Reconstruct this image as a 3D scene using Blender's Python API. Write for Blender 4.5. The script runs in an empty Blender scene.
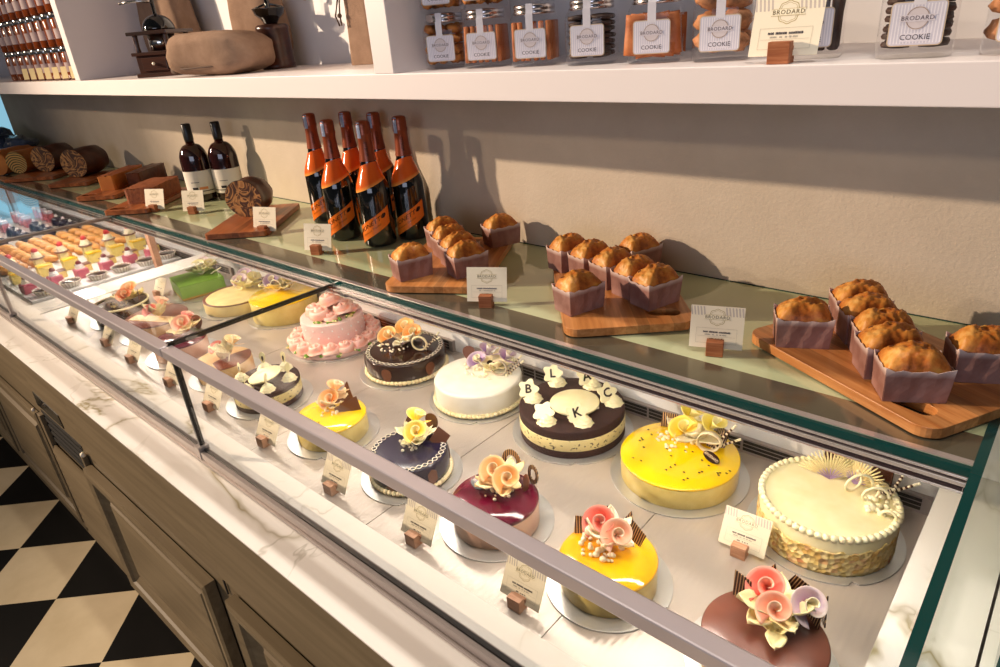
import bpy, math, random
from math import sin, cos, pi, sqrt, radians, atan2, floor
from mathutils import Vector, Matrix, noise
from mathutils.geometry import tessellate_polygon

SC = bpy.context.scene
COL = SC.collection
rnd = random.Random(11)
PI = pi

def S(r, g, b):
    def c(u):
        u = u / 255.0
        return u / 12.92 if u <= 0.04045 else ((u + 0.055) / 1.055) ** 2.4
    return (c(r), c(g), c(b), 1.0)

def mix(a, b, t):
    return tuple(a[i] * (1 - t) + b[i] * t for i in range(3)) + (1.0,)

# ------------------------------------------------------------------ materials
MATS = {}

class N:
    def __init__(self, name):
        m = bpy.data.materials.new(name)
        m.use_nodes = True
        self.m = m
        self.t = m.node_tree
        self.t.nodes.clear()
        self.out = self.n('ShaderNodeOutputMaterial')
        MATS[name] = m

    def n(self, typ, **kw):
        nd = self.t.nodes.new(typ)
        for k, v in kw.items():
            if k.startswith('i_'):
                key = k[2:].replace('_', ' ')
                nd.inputs[key].default_value = v
            else:
                setattr(nd, k, v)
        return nd

    def l(self, a, b):
        self.t.links.new(a, b)

    def bsdf(self, col=None, rough=.5, metal=0, spec=.5, coat=0, sss=0, trans=0):
        p = self.n('ShaderNodeBsdfPrincipled')
        if col is not None:
            p.inputs['Base Color'].default_value = col
        p.inputs['Roughness'].default_value = rough
        p.inputs['Metallic'].default_value = metal
        p.inputs['Specular IOR Level'].default_value = spec
        p.inputs['Coat Weight'].default_value = coat
        p.inputs['Coat Roughness'].default_value = .06
        p.inputs['Transmission Weight'].default_value = trans
        if sss:
            p.inputs['Subsurface Weight'].default_value = sss
            p.inputs['Subsurface Radius'].default_value = (.01, .006, .003)
            p.inputs['Subsurface Scale'].default_value = .5
        self.l(p.outputs[0], self.out.inputs[0])
        self.p = p
        return p

    def co(self, scale=(1, 1, 1), rot=(0, 0, 0), kind='Object', loc=(0, 0, 0)):
        tc = self.n('ShaderNodeTexCoord')
        mp = self.n('ShaderNodeMapping')
        mp.inputs['Scale'].default_value = scale
        mp.inputs['Rotation'].default_value = rot
        mp.inputs['Location'].default_value = loc
        self.l(tc.outputs[kind], mp.inputs[0])
        return mp.outputs[0]

    def noise(self, co, scale=5, detail=3, rough=.5, dist=0):
        x = self.n('ShaderNodeTexNoise')
        x.inputs['Scale'].default_value = scale
        x.inputs['Detail'].default_value = detail
        x.inputs['Roughness'].default_value = rough
        x.inputs['Distortion'].default_value = dist
        self.l(co, x.inputs['Vector'])
        return x.outputs['Fac']

    def ramp(self, fac, stops, interp='LINEAR'):
        r = self.n('ShaderNodeValToRGB')
        r.color_ramp.interpolation = interp
        e = r.color_ramp.elements
        while len(e) < len(stops):
            e.new(.5)
        for i, (p, c) in enumerate(stops):
            e[i].position = p
            e[i].color = c if len(c) == 4 else (*c, 1)
        self.l(fac, r.inputs[0])
        return r.outputs[0]

    def mixc(self, fac, a, b, mode='MIX'):
        x = self.n('ShaderNodeMix', data_type='RGBA', blend_type=mode)
        for s, v in ((0, fac), (6, a), (7, b)):
            if hasattr(v, 'default_value') or hasattr(v, 'is_output'):
                self.l(v, x.inputs[s])
            else:
                x.inputs[s].default_value = v
        return x.outputs[2]

    def math(self, op, a, b=0):
        x = self.n('ShaderNodeMath', operation=op)
        for s, v in ((0, a), (1, b)):
            if hasattr(v, 'is_output'):
                self.l(v, x.inputs[s])
            else:
                x.inputs[s].default_value = v
        return x.outputs[0]

    def bump(self, h, strength=.3, dist=.002):
        b = self.n('ShaderNodeBump')
        b.inputs['Strength'].default_value = strength
        b.inputs['Distance'].default_value = dist
        self.l(h, b.inputs['Height'])
        self.l(b.outputs[0], self.p.inputs['Normal'])

    def base(self, c):
        self.l(c, self.p.inputs['Base Color'])

def plain(name, col, rough=.5, **kw):
    n = N(name)
    n.bsdf(col, rough, **kw)
    return n

def noisy(name, c1, c2, scale, rough=.5, lo=.35, hi=.65, bscale=None, bstr=.3, bdist=.002, detail=4, **kw):
    n = N(name)
    n.bsdf(c1, rough, **kw)
    co = n.co()
    n.base(n.ramp(n.noise(co, scale, detail), [(lo, c1), (hi, c2)]))
    if bscale:
        n.bump(n.noise(co, bscale, 4), bstr, bdist)
    return n

def vcol(name, rough=.5, **kw):
    n = N(name)
    n.bsdf((1, 1, 1, 1), rough, **kw)
    a = n.n('ShaderNodeVertexColor', layer_name='Col')
    n.base(a.outputs[0])
    return n

def thin_glass(name, tint, ior=1.45, rough=0.0, gl=1.0):
    n = N(name)
    tr = n.n('ShaderNodeBsdfTransparent')
    tr.inputs[0].default_value = tint
    g = n.n('ShaderNodeBsdfGlossy')
    g.inputs['Roughness'].default_value = rough
    g.inputs['Color'].default_value = (gl, gl, gl, 1)
    fr = n.n('ShaderNodeFresnel')
    geo = n.n('ShaderNodeNewGeometry')
    b = geo.outputs['Backfacing']
    n.l(n.math('ADD', n.math('MULTIPLY', b, 1.0 / ior - ior), ior), fr.inputs[0])
    mx = n.n('ShaderNodeMixShader')
    n.l(fr.outputs[0], mx.inputs[0])
    n.l(tr.outputs[0], mx.inputs[1])
    n.l(g.outputs[0], mx.inputs[2])
    n.l(mx.outputs[0], n.out.inputs[0])
    return n

def wood(name, c1, c2, c3, grain=(2, 40, 40), rough=.45, spec=.4, strips=None, axis='X'):
    n = N(name)
    n.bsdf(c1, rough, spec=spec)
    sc = grain if axis == 'X' else (grain[1], grain[1], grain[0]) if axis == 'Z' else (grain[1], grain[0], grain[1])
    co = n.co(sc)
    g = n.noise(co, 1.0, 5, .6, .6)
    c = n.ramp(g, [(.3, c1), (.5, c2), (.72, c3)])
    if strips:
        co2 = n.co((1, 1, 1))
        sep = n.n('ShaderNodeSeparateXYZ')
        n.l(co2, sep.inputs[0])
        fl = n.math('FLOOR', n.math('MULTIPLY', sep.outputs[1], 1.0 / strips))
        wn = n.n('ShaderNodeTexWhiteNoise', noise_dimensions='1D')
        n.l(fl, wn.inputs['W'])
        v = n.ramp(wn.outputs[0], [(0, (.72, .70, .66, 1)), (1, (1.18, 1.15, 1.1, 1))])
        c = n.mixc(1.0, c, v, 'MULTIPLY')
    n.base(c)
    n.bump(g, .12, .001)
    return n

# room and furniture
n = N('wall_paint'); n.bsdf(S(205, 188, 160), .85, spec=.2)
co = n.co()
n.base(n.ramp(n.noise(co, 3.0, 6, .65), [(.3, S(192, 178, 158)), (.7, S(208, 195, 176))]))
n.bump(n.noise(co, 160, 4, .6), .35, .003)
plain('white_lacquer', S(234, 226, 224), .38, spec=.4)
plain('inner_white', S(228, 226, 226), .4, spec=.4)
n = N('checker_tile'); n.bsdf((.5, .5, .5, 1), .45, spec=.12)
co = n.co((1 / .2622, 1 / .2622, 1), (0, 0, radians(45)), loc=(0, 0, .5))
ck = n.n('ShaderNodeTexChecker'); ck.inputs['Scale'].default_value = 1.0
n.l(co, ck.inputs[0])
ns = n.noise(n.co(), 6, 5, .6)
wh = n.ramp(ns, [(.3, S(205, 186, 150)), (.7, S(222, 204, 170))])
bk = n.ramp(ns, [(.3, S(8, 7, 6)), (.7, S(13, 11, 10))])
n.base(n.mixc(ck.outputs['Fac'], bk, wh))
n = N('marble'); n.bsdf(S(240, 234, 228), .16, spec=.5)
co = n.co((1, 1.25, 1), (0, 0, radians(24)))
w = n.noise(co, 1.7, 5, .52, .75)
r1 = n.math('ABSOLUTE', n.math('SUBTRACT', w, .5))
v1 = n.ramp(r1, [(0, (1, 1, 1, 1)), (.006, (.55, .55, .55, 1)), (.02, (.12, .12, .12, 1)), (.045, (0, 0, 0, 1))])
msk = n.ramp(n.noise(co, 2.6, 2), [(.47, (0, 0, 0, 1)), (.60, (1, 1, 1, 1))])
w2 = n.noise(n.co((1, 1, 1), (0, 0, radians(-30))), 4.2, 4, .5, .6)
r2 = n.math('ABSOLUTE', n.math('SUBTRACT', w2, .5))
v2 = n.ramp(r2, [(0, (.5, .5, .5, 1)), (.012, (0, 0, 0, 1))])
msk2 = n.ramp(n.noise(co, 3.4, 2), [(.53, (0, 0, 0, 1)), (.66, (1, 1, 1, 1))])
f1 = n.math('MULTIPLY', v1, msk)
f2 = n.math('MULTIPLY', v2, msk2)
c = n.mixc(f1, S(241, 236, 230), S(158, 146, 112))
c = n.mixc(f2, c, S(165, 158, 140))
n.base(c)
wood('oak', S(95, 81, 59), S(106, 92, 69), S(117, 102, 78), (1.6, 36, 36), .5, .3)
wood('oak_upright', S(95, 81, 60), S(106, 92, 70), S(116, 101, 79), (1.6, 36, 36), .5, .3, axis='Z')
plain('dark_void', S(14, 12, 10), .7)
wood('bamboo', S(172, 106, 54), S(196, 132, 76), S(214, 154, 98), (5, 90, 90), .32, .5, strips=.021)
wood('walnut_board', S(132, 68, 32), S(156, 88, 48), S(178, 110, 66), (5, 80, 80), .35, .5, strips=.021)
wood('holder_wood', S(132, 72, 40), S(160, 96, 60), S(180, 118, 80), (14, 190, 190), .5, .3)
wood('holder_beech', S(186, 132, 102), S(204, 154, 124), S(214, 168, 140), (14, 190, 190), .55, .3)
wood('dark_wood', S(40, 18, 10), S(58, 28, 16), S(74, 36, 20), (4, 60, 60), .3, .5)
plain('aluminium', S(226, 216, 219), .3, metal=.7)
plain('bright_aluminium', S(214, 206, 204), .2, metal=1)
plain('satin_aluminium', S(160, 150, 146), .36, metal=.45)
plain('profile_light', S(230, 220, 216), .2, metal=.72, spec=.8)
plain('profile_dark', S(58, 42, 50), .25, metal=.5)
plain('chrome', S(210, 208, 205), .12, metal=1)
n = N('deck_steel'); n.bsdf(S(204, 193, 184), .36, metal=.45, spec=.5)
wv = n.n('ShaderNodeTexWave', wave_type='BANDS', bands_direction='X', wave_profile='SIN')
wv.inputs['Scale'].default_value = 26
n.l(n.co(), wv.inputs[0])
n.bump(wv.outputs[1], .22, .0012)
plain('black_rubber', S(12, 11, 14), .35)
plain('teal_edge', S(4, 62, 60), .1, spec=.6)
thin_glass('clear_glass', (.985, .99, .985, 1), 1.18)
thin_glass('front_glass', (.985, .99, .985, 1), 1.13)
thin_glass('pale_glass', (.95, .985, .96, 1))
thin_glass('acetate', (.985, .985, .98, 1), 1.3)
n = N('green_glass'); n.bsdf(S(172, 178, 128), .04, spec=.9)
n.base(n.ramp(n.noise(n.co((1, 1, 1)), 2.0, 2), [(.3, S(172, 182, 138)), (.7, S(192, 200, 162))]))
plain('mirror_steel', S(142, 136, 116), .16, metal=.75)
n = N('daylight_pane'); e = n.n('ShaderNodeEmission'); e.inputs[0].default_value = S(150, 205, 228); e.inputs[1].default_value = .9
n.l(e.outputs[0], n.out.inputs[0])
n = N('led_lens'); e = n.n('ShaderNodeEmission'); e.inputs[0].default_value = (1, .86, .66, 1); e.inputs[1].default_value = 8.0
n.l(e.outputs[0], n.out.inputs[0])
# food
plain('silver_board', S(214, 214, 214), .34, metal=.78)
vcol('sugar', .45, spec=.4, sss=.12)
vcol('printed', .6, spec=.25)
vcol('gloss_paint', .15, spec=.5)
vcol('foil', .3, metal=.35, spec=.5)
noisy('cream', S(248, 238, 196), S(242, 230, 180), 40, .5, bscale=60, bstr=.3)
noisy('white_cream', S(248, 244, 232), S(242, 236, 220), 30, .45, bscale=40, bstr=.3)
noisy('pale_mousse', S(236, 214, 130), S(226, 200, 110), 40, .4, bscale=80, bstr=.15)
noisy('beige_mousse', S(224, 190, 140), S(212, 172, 118), 30, .45, bscale=80, bstr=.15)
noisy('pink_mousse', S(226, 188, 168), S(214, 170, 150), 30, .4)
noisy('cheese_mousse', S(238, 222, 164), S(226, 204, 140), 25, .45)
noisy('yellow_glaze', S(255, 214, 4), S(250, 202, 0), 12, .1, spec=.6, coat=.6)
noisy('mango_glaze', S(252, 172, 6), S(248, 196, 10), 9, .07, spec=.6, coat=.8, bscale=26, bstr=.25, bdist=.004)
noisy('purple_glaze', S(104, 12, 44), S(76, 6, 32), 9, .12, spec=.5, coat=.35, bscale=22, bstr=.25, bdist=.004)
noisy('navy_glaze', S(32, 27, 56), S(24, 20, 46), 9, .2, spec=.4, coat=.15)
noisy('choc_glaze', S(48, 24, 18), S(38, 18, 14), 9, .16, spec=.4, coat=.2)
noisy('cocoa_top', S(122, 70, 54), S(112, 60, 46), 30, .28, spec=.5, coat=.25)
noisy('choc_sponge', S(58, 30, 26), S(42, 20, 18), 90, .8, bscale=160, bstr=.6, bdist=.003)
noisy('yellow_sponge', S(224, 186, 96), S(204, 160, 74), 90, .8, bscale=160, bstr=.5)
noisy('green_cream', S(150, 196, 96), S(138, 184, 84), 30, .5)
noisy('green_dark', S(120, 166, 48), S(110, 154, 40), 40, .6, bscale=120, bstr=.3)
noisy('pink_icing', S(250, 214, 206), S(244, 202, 196), 16, .45)
n = N('speckled_cream'); n.bsdf(S(232, 214, 150), .5)
co = n.co((1, 1, 1.4))
n.base(n.ramp(n.noise(co, 120, 2), [(.34, S(60, 40, 30)), (.39, S(234, 218, 158))]))
n = N('almond_side'); n.bsdf(S(226, 200, 130), .6)
vo = n.n('ShaderNodeTexVoronoi'); vo.inputs['Scale'].default_value = 105
n.l(n.co(), vo.inputs['Vector'])
n.base(n.ramp(vo.outputs['Color'], [(.1, S(206, 160, 84)), (.4, S(232, 204, 128)), (.7, S(240, 220, 160)), (.93, S(214, 140, 90))]))
n.bump(vo.outputs['Distance'], .8, .006)
n = N('striped_chocolate'); n.bsdf(S(60, 30, 18), .3, coat=.3)
wv = n.n('ShaderNodeTexWave', wave_type='BANDS', bands_direction='X', wave_profile='SIN')
wv.inputs['Scale'].default_value = 66
n.l(n.co(), wv.inputs[0])
n.base(n.ramp(wv.outputs[1], [(.74, S(58, 26, 14)), (.84, S(222, 184, 132))], 'LINEAR'))
plain('dark_chocolate', S(44, 22, 16), .3, coat=.3)
plain('milk_chocolate', S(110, 66, 44), .35)
n = N('loaf_crust'); n.bsdf(S(190, 110, 40), .45, spec=.35)
co = n.co()
a = n.ramp(n.noise(co, 26, 5, .6), [(.30, S(116, 56, 20)), (.42, S(184, 104, 38)), (.55, S(214, 146, 66)), (.70, S(232, 186, 110))])
vo = n.n('ShaderNodeTexVoronoi'); vo.inputs['Scale'].default_value = 46
n.l(co, vo.inputs['Vector'])
ch = n.ramp(vo.outputs['Distance'], [(.16, (1, 1, 1, 1)), (.24, (0, 0, 0, 1))])
pk = n.ramp(vo.outputs['Color'], [(.44, (0, 0, 0, 1)), (.46, (1, 1, 1, 1))])
kk = n.math('MULTIPLY', ch, pk)
fr = n.ramp(vo.outputs['Color'], [(.3, S(150, 66, 22)), (.6, S(222, 160, 70)), (.8, S(84, 36, 18))])
n.base(n.mixc(kk, a, fr))
n.bump(n.noise(co, 44, 3, .5), .5, .006)
n = N('loaf_paper'); n.bsdf(S(150, 110, 100), .5, spec=.35)
co = n.co()
a = n.ramp(n.noise(co, 24, 4), [(.35, S(132, 92, 82)), (.65, S(164, 124, 114))])
sp_ = n.n('ShaderNodeSeparateXYZ'); n.l(co, sp_.inputs[0])
n.base(n.mixc(n.ramp(sp_.outputs[2], [(.036, (0, 0, 0, 1)), (.046, (1, 1, 1, 1))]), a, S(226, 206, 198)))
n.bump(n.noise(co, 70, 4), .5, .002)
n = N('swirl_crumb'); n.bsdf(S(120, 70, 30), .5)
w = n.noise(n.co((1, 1, 1)), 15, 2, .5, 2.4)
n.base(n.ramp(w, [(.38, S(60, 28, 14)), (.47, S(176, 122, 66)), (.50, S(198, 146, 84)), (.53, S(84, 42, 22)), (.60, S(62, 30, 16)), (.66, S(150, 98, 50))]))
n = N('spiral_crumb'); n.bsdf(S(200, 150, 80), .5)
wv = n.n('ShaderNodeTexWave', wave_type='RINGS', rings_direction='X'); wv.inputs['Scale'].default_value = 28; wv.inputs['Distortion'].default_value = 2
n.l(n.co(), wv.inputs[0])
n.base(n.ramp(wv.outputs[1], [(.3, S(70, 66, 24)), (.6, S(196, 148, 76))]))
noisy('dark_crust', S(60, 26, 12), S(92, 44, 18), 18, .35, bscale=40, bstr=.5, bdist=.004, spec=.5)
noisy('golden_crust', S(184, 104, 36), S(206, 128, 52), 14, .5, bscale=60, bstr=.3)
noisy('brown_crumb', S(126, 62, 24), S(150, 80, 34), 60, .7, bscale=120, bstr=.6, bdist=.003)
n = N('burlap'); n.bsdf(S(150, 120, 96), .9, spec=.1)
co = n.co((220, 220, 220))
wa = n.n('ShaderNodeTexChecker'); wa.inputs['Scale'].default_value = 1.6
n.l(co, wa.inputs[0])
n.base(n.mixc(n.noise(n.co(), 30, 4), S(124, 98, 80), S(168, 140, 118)))
n.bump(n.noise(n.co((1, 1, 1)), 420, 2), .8, .002)
plain('twine', S(80, 58, 44), .8)
vcol('jar_label', .5, spec=.3)
thin_glass('jar_glass', (.97, .97, .975, 1), 1.28)
noisy('cookie_golden', S(206, 136, 62), S(180, 104, 40), 60, .6, bscale=140, bstr=.4)
noisy('cookie_tan', S(190, 112, 58), S(160, 84, 40), 60, .6, bscale=140, bstr=.4)
noisy('cookie_dark', S(46, 26, 18), S(66, 40, 26), 70, .6, bscale=140, bstr=.4)
noisy('cookie_biscotti', S(196, 132, 84), S(120, 78, 50), 60, .65, lo=.5, hi=.7, bscale=120, bstr=.6)
noisy('amber_preserve', S(140, 66, 20), S(104, 44, 12), 20, .15, coat=.5)
plain('bottle_dark', S(8, 10, 8), .06, spec=.7, coat=.5)
plain('bottle_brown', S(42, 12, 6), .07, spec=.7, coat=.5)
noisy('cellophane', S(26, 34, 50), S(70, 86, 112), 12, .15, coat=.6, bscale=14, bstr=.9, bdist=.02)
noisy('eclair_dough', S(232, 170, 92), S(208, 134, 58), 40, .5)

M = MATS

# ------------------------------------------------------------------ geometry helpers
class MB:
    def __init__(self):
        self.v = []; self.f = []; self.c = []; self.s = []; self.mi = []
        self.col = (1, 1, 1, 1)

    def add(self, vs, fs, col=None, smooth=False, M4=None, mi=0):
        o = len(self.v)
        for i, p in enumerate(vs):
            p = Vector(p)
            if M4 is not None:
                p = M4 @ p
            self.v.append(p)
            if col is None:
                self.c.append(self.col)
            elif isinstance(col, list):
                self.c.append(col[i])
            else:
                self.c.append(col)
        for f in fs:
            self.f.append([o + i for i in f])
            self.s.append(smooth); self.mi.append(mi)
        return self

    def box(self, c, d, col=None, M4=None, mi=0):
        x, y, z = c; a, b, h = d[0] / 2, d[1] / 2, d[2] / 2
        vs = [(x + i * a, y + j * b, z + k * h) for k in (-1, 1) for j in (-1, 1) for i in (-1, 1)]
        fs = [(0, 2, 3, 1), (4, 5, 7, 6), (0, 1, 5, 4), (2, 6, 7, 3), (0, 4, 6, 2), (1, 3, 7, 5)]
        return self.add(vs, fs, col, False, M4, mi)

    def bb(self, lo, hi, col=None, M4=None, mi=0):
        return self.box([(lo[i] + hi[i]) / 2 for i in range(3)], [hi[i] - lo[i] for i in range(3)], col, M4, mi)

    def grid(self, fn, nu, nv, col=None, closed_u=False, smooth=True, M4=None, cfn=None, mi=0, flip=False):
        vs = []; cs = []
        uu = nu if closed_u else nu + 1
        for j in range(nv + 1):
            for i in range(uu):
                u, v = i / nu, j / nv
                vs.append(fn(u, v))
                if cfn: cs.append(cfn(u, v))
        fs = []
        for j in range(nv):
            for i in range(nu):
                a = j * uu + i; b = j * uu + (i + 1) % uu
                q = (a, b, b + uu, a + uu)
                fs.append(q[::-1] if flip else q)
        return self.add(vs, fs, cs if cfn else col, smooth, M4, mi)

    def lathe(self, prof, n=48, c=(0, 0, 0), col=None, cols=None, M4=None, smooth=True, cap0=True, cap1=True, sx=1, sy=1, mi=0):
        """profile of (r,z); repeat a point to break shading"""
        vs = []; cs = []; fs = []
        k = 0; prev = None
        for idx, (r, z) in enumerate(prof):
            ring = []
            for i in range(n):
                a = 2 * PI * i / n
                vs.append((c[0] + r * sx * cos(a), c[1] + r * sy * sin(a), c[2] + z))
                cs.append(cols[idx] if cols else (col or self.col))
                ring.append(len(vs) - 1)
            if prev is not None and not (abs(prof[idx - 1][0] - r) < 1e-9 and abs(prof[idx - 1][1] - z) < 1e-9):
                for i in range(n):
                    fs.append((prev[i], prev[(i + 1) % n], ring[(i + 1) % n], ring[i]))
            if prev is None and cap0 and r > 1e-6:
                fs.append(tuple(ring[::-1]))
            prev = ring
        if cap1 and prof[-1][0] > 1e-6:
            fs.append(tuple(prev))
        self.add(vs, fs, cs, smooth, M4, mi)
        if cap0 and prof[0][0] > 1e-6 or cap1 and prof[-1][0] > 1e-6:
            for q in range(len(self.f) - len(fs), len(self.f)):
                if len(self.f[q]) > 4: self.s[q] = False
        return self

    def tube(self, pts, r, n=8, col=None, M4=None, caps=True, mi=0):
        pts = [Vector(p) for p in pts]
        m = len(pts)
        rs = r if isinstance(r, (list, tuple)) else [r] * m
        vs = []; fs = []
        up = Vector((0.13, 0.31, 1)).normalized()
        for i, p in enumerate(pts):
            d = (pts[min(i + 1, m - 1)] - pts[max(i - 1, 0)]).normalized()
            a = d.cross(up)
            if a.length < 1e-3: a = d.cross(Vector((1, 0, 0)))
            a.normalize(); b = d.cross(a)
            for k in range(n):
                t = 2 * PI * k / n
                vs.append(p + a * cos(t) * rs[i] + b * sin(t) * rs[i])
        for i in range(m - 1):
            for k in range(n):
                fs.append((i * n + k, i * n + (k + 1) % n, (i + 1) * n + (k + 1) % n, (i + 1) * n + k))
        if caps:
            fs.append(tuple(range(n))[::-1]); fs.append(tuple(range((m - 1) * n, m * n)))
        return self.add(vs, fs, col, True, M4, mi)

    def ball(self, c, r, col=None, n=10, s=(1, 1, 1), M4=None, lo=-1.0, mi=0, bump=0, seed=0):
        m = max(4, n // 2 + 1)
        def fn(u, v):
            t = math.asin(lo) + (PI / 2 - math.asin(lo)) * v
            a = 2 * PI * u
            q = Vector((cos(a) * cos(t), sin(a) * cos(t), sin(t)))
            k = 1.0
            if bump: k += bump * noise.noise(q * 2.2 + Vector((seed * 3.1, seed, 0)))
            return (c[0] + r * s[0] * q.x * k, c[1] + r * s[1] * q.y * k, c[2] + r * s[2] * q.z * k)
        return self.grid(fn, n, m, col, True, True, M4, mi=mi)

    def prism(self, loops, z0, z1, col=None, M4=None, smooth=False, mi=0):
        """extrude a polygon with holes (loops[0] outer)"""
        flat = [p for l in loops for p in l]
        tris = tessellate_polygon([[Vector((p[0], p[1], 0)) for p in l] for l in loops])
        nn = len(flat)
        vs = [(p[0], p[1], z1) for p in flat] + [(p[0], p[1], z0) for p in flat]
        fs = []
        for t in tris:
            a, b, c = (flat[i] for i in t)
            ar = (b[0] - a[0]) * (c[1] - a[1]) - (b[1] - a[1]) * (c[0] - a[0])
            t = tuple(t) if ar > 0 else tuple(t)[::-1]
            fs.append(t); fs.append(tuple(i + nn for i in t[::-1]))
        o = 0
        for li, l in enumerate(loops):
            k = len(l)
            ar = sum(l[i][0] * l[(i + 1) % k][1] - l[(i + 1) % k][0] * l[i][1] for i in range(k))
            ccw = ar > 0
            for i in range(k):
                a, b = o + i, o + (i + 1) % k
                q = (a + nn, b + nn, b, a)
                if ccw == (li > 0): q = q[::-1]
                fs.append(q)
            o += k
        return self.add(vs, fs, col, smooth, M4, mi)

    def text(self, s, size, col, M4, fn=None, align='CENTER', depth=0.0, space=1.0):
        vs, fs = text_mesh(s, align, space)
        pts = []
        for p in vs:
            q = Vector((p[0] * size, p[1] * size, 0))
            if fn: q = Vector(fn(q.x, q.y))
            pts.append(q)
        return self.add(pts, fs, col, False, M4)

    def build(self, name, mat, parent=None, solid=0, bevel=0, sub=0, loc=None, rot=None, weld=False, off=0.0):
        me = bpy.data.meshes.new(name)
        me.from_pydata([tuple(p) for p in self.v], [], self.f)
        me.polygons.foreach_set('use_smooth', self.s)
        at = me.color_attributes.new('Col', 'FLOAT_COLOR', 'POINT')
        at.data.foreach_set('color', [x for c in self.c for x in c])
        ms = mat if isinstance(mat, (list, tuple)) else [mat]
        for m in ms:
            me.materials.append(M[m] if isinstance(m, str) else m)
        if len(ms) > 1:
            me.polygons.foreach_set('material_index', self.mi)
        me.update()
        o = bpy.data.objects.new(name, me)
        COL.objects.link(o)
        if parent is not None: o.parent = parent
        if loc is not None: o.location = loc
        if rot is not None: o.rotation_euler = rot
        if bevel:
            b = o.modifiers.new('b', 'BEVEL'); b.width = bevel; b.segments = 2; b.limit_method = 'ANGLE'; b.angle_limit = radians(40)
        if solid:
            q = o.modifiers.new('s', 'SOLIDIFY'); q.thickness = solid; q.offset = off
        if sub:
            q = o.modifiers.new('u', 'SUBSURF'); q.levels = sub; q.render_levels = sub
        return o

_TX = {}
def text_mesh(s, align='CENTER', space=1.0):
    k = (s, align, space)
    if k not in _TX:
        cu = bpy.data.curves.new('lettering', 'FONT')
        cu.body = s; cu.size = 1.0; cu.align_x = align; cu.align_y = 'CENTER'; cu.resolution_u = 2
        cu.space_character = space
        ob = bpy.data.objects.new('lettering', cu)
        me = bpy.data.meshes.new_from_object(ob)
        _TX[k] = ([tuple(v.co) for v in me.vertices], [tuple(p.vertices) for p in me.polygons])
        bpy.data.objects.remove(ob); bpy.data.meshes.remove(me); bpy.data.curves.remove(cu)
    return _TX[k]

def thing(name, label, cat, loc=(0, 0, 0), rz=0, group=None):
    o = bpy.data.objects.new(name, None)
    COL.objects.link(o)
    o.empty_display_size = .02
    o.location = loc; o.rotation_euler = (0, 0, rz)
    return tag(o, label, cat, group)

def tag(o, label, cat, group=None, kind=None):
    o['label'] = label; o['category'] = cat
    if group: o['group'] = group
    if kind: o['kind'] = kind
    return o

def struct(o):
    o['kind'] = 'structure'
    return o

def dup(root, label, loc, rz=None, group=None):
    r = root.copy(); COL.objects.link(r)
    r.location = loc
    if rz is not None: r.rotation_euler = (0, 0, rz)
    r['label'] = label
    if group: r['group'] = group
    for ch in list(root.children):
        c = ch.copy(); COL.objects.link(c); c.parent = r
        for g in list(ch.children):
            d = g.copy(); COL.objects.link(d); d.parent = c
    return r

def T(x=0, y=0, z=0, rx=0, ry=0, rz=0, s=1):
    return Matrix.Translation((x, y, z)) @ Matrix.Rotation(rz, 4, 'Z') @ Matrix.Rotation(ry, 4, 'Y') @ Matrix.Rotation(rx, 4, 'X') @ Matrix.Scale(s, 4)

def rrect(w, h, r, n=5, cx=0, cy=0):
    pts = []
    for qx, qy, a0 in ((1, 1, 0), (-1, 1, 90), (-1, -1, 180), (1, -1, 270)):
        for i in range(n + 1):
            a = radians(a0 + 90 * i / n)
            pts.append((cx + qx * (w / 2 - r) + r * cos(a), cy + qy * (h / 2 - r) + r * sin(a)))
    return pts

# ------------------------------------------------------------------ key dimensions (metres)
FZ = .2195           # floor (everything is lowered by this at the end)
CZ = .9414           # marble top
DZ = .829            # steel deck
GY, GZ = .4353, 1.2137  # front glass plane, rail top
TY, TZ = .83, 1.217   # front edge and top of the glass shelf
WY = 1.265           # wall
SZ, SB, SY = 1.665, 1.618, .8925   # wall shelf: top, underside, front
XR, XJ, XL, XE = -.0295, -1.302, -2.655, -5.3
MY = .507            # inner edge of the front marble strip

CASE_W, SPOT_W, SPOT2_W, DOWN_W, FILL_W, COOL_FILL_W, WORLD_W, EXPO = 2.6, 1800, 380, 36, 3, 50, .06, -0.06

# ------------------------------------------------------------------ the room
struct(MB().box((0, 0, 0), (12, 6, .02)).build('floor', 'checker_tile', loc=(0, 0, 0)))
fl = bpy.data.objects['floor']
fl.location = (-3.4357 + .3708 * 9, .347, FZ - .01)
for v in fl.data.vertices:
    v.co.y -= 1.4
    v.co.x -= 1.5
struct(MB().bb((-5.32, WY, FZ), (1.2, WY + .1, 3.2)).build('wall_back', 'wall_paint'))
struct(MB().bb((-7.6, -4.2, FZ), (-7.5, WY + .16, 3.2)).build('wall_left', 'wall_paint'))
# a daylit window beyond the end of the wall
ew = MB().bb((-7.5, WY + .06, FZ), (-5.36, WY + .16, .55)).bb((-7.5, WY + .06, 2.75), (-5.36, WY + .16, 3.2)).bb((-7.5, WY + .06, .55), (-7.3, WY + .16, 2.75))
struct(ew.build('wall_end', 'inner_white'))
wf = MB().bb((-7.3, WY + .05, .55), (-5.36, WY + .13, .61)).bb((-7.3, WY + .05, 2.69), (-5.36, WY + .13, 2.75)).bb((-5.42, WY + .05, .55), (-5.36, WY + .13, 2.75)).bb((-7.3, WY + .05, .55), (-7.24, WY + .13, 2.75)).bb((-6.38, WY + .05, .55), (-6.33, WY + .13, 2.75))
wo = struct(wf.build('window_1', 'white_lacquer'))
MB().bb((-7.24, WY + .08, .61), (-5.42, WY + .09, 2.69)).build('window_pane', 'daylight_pane', wo)

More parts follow.
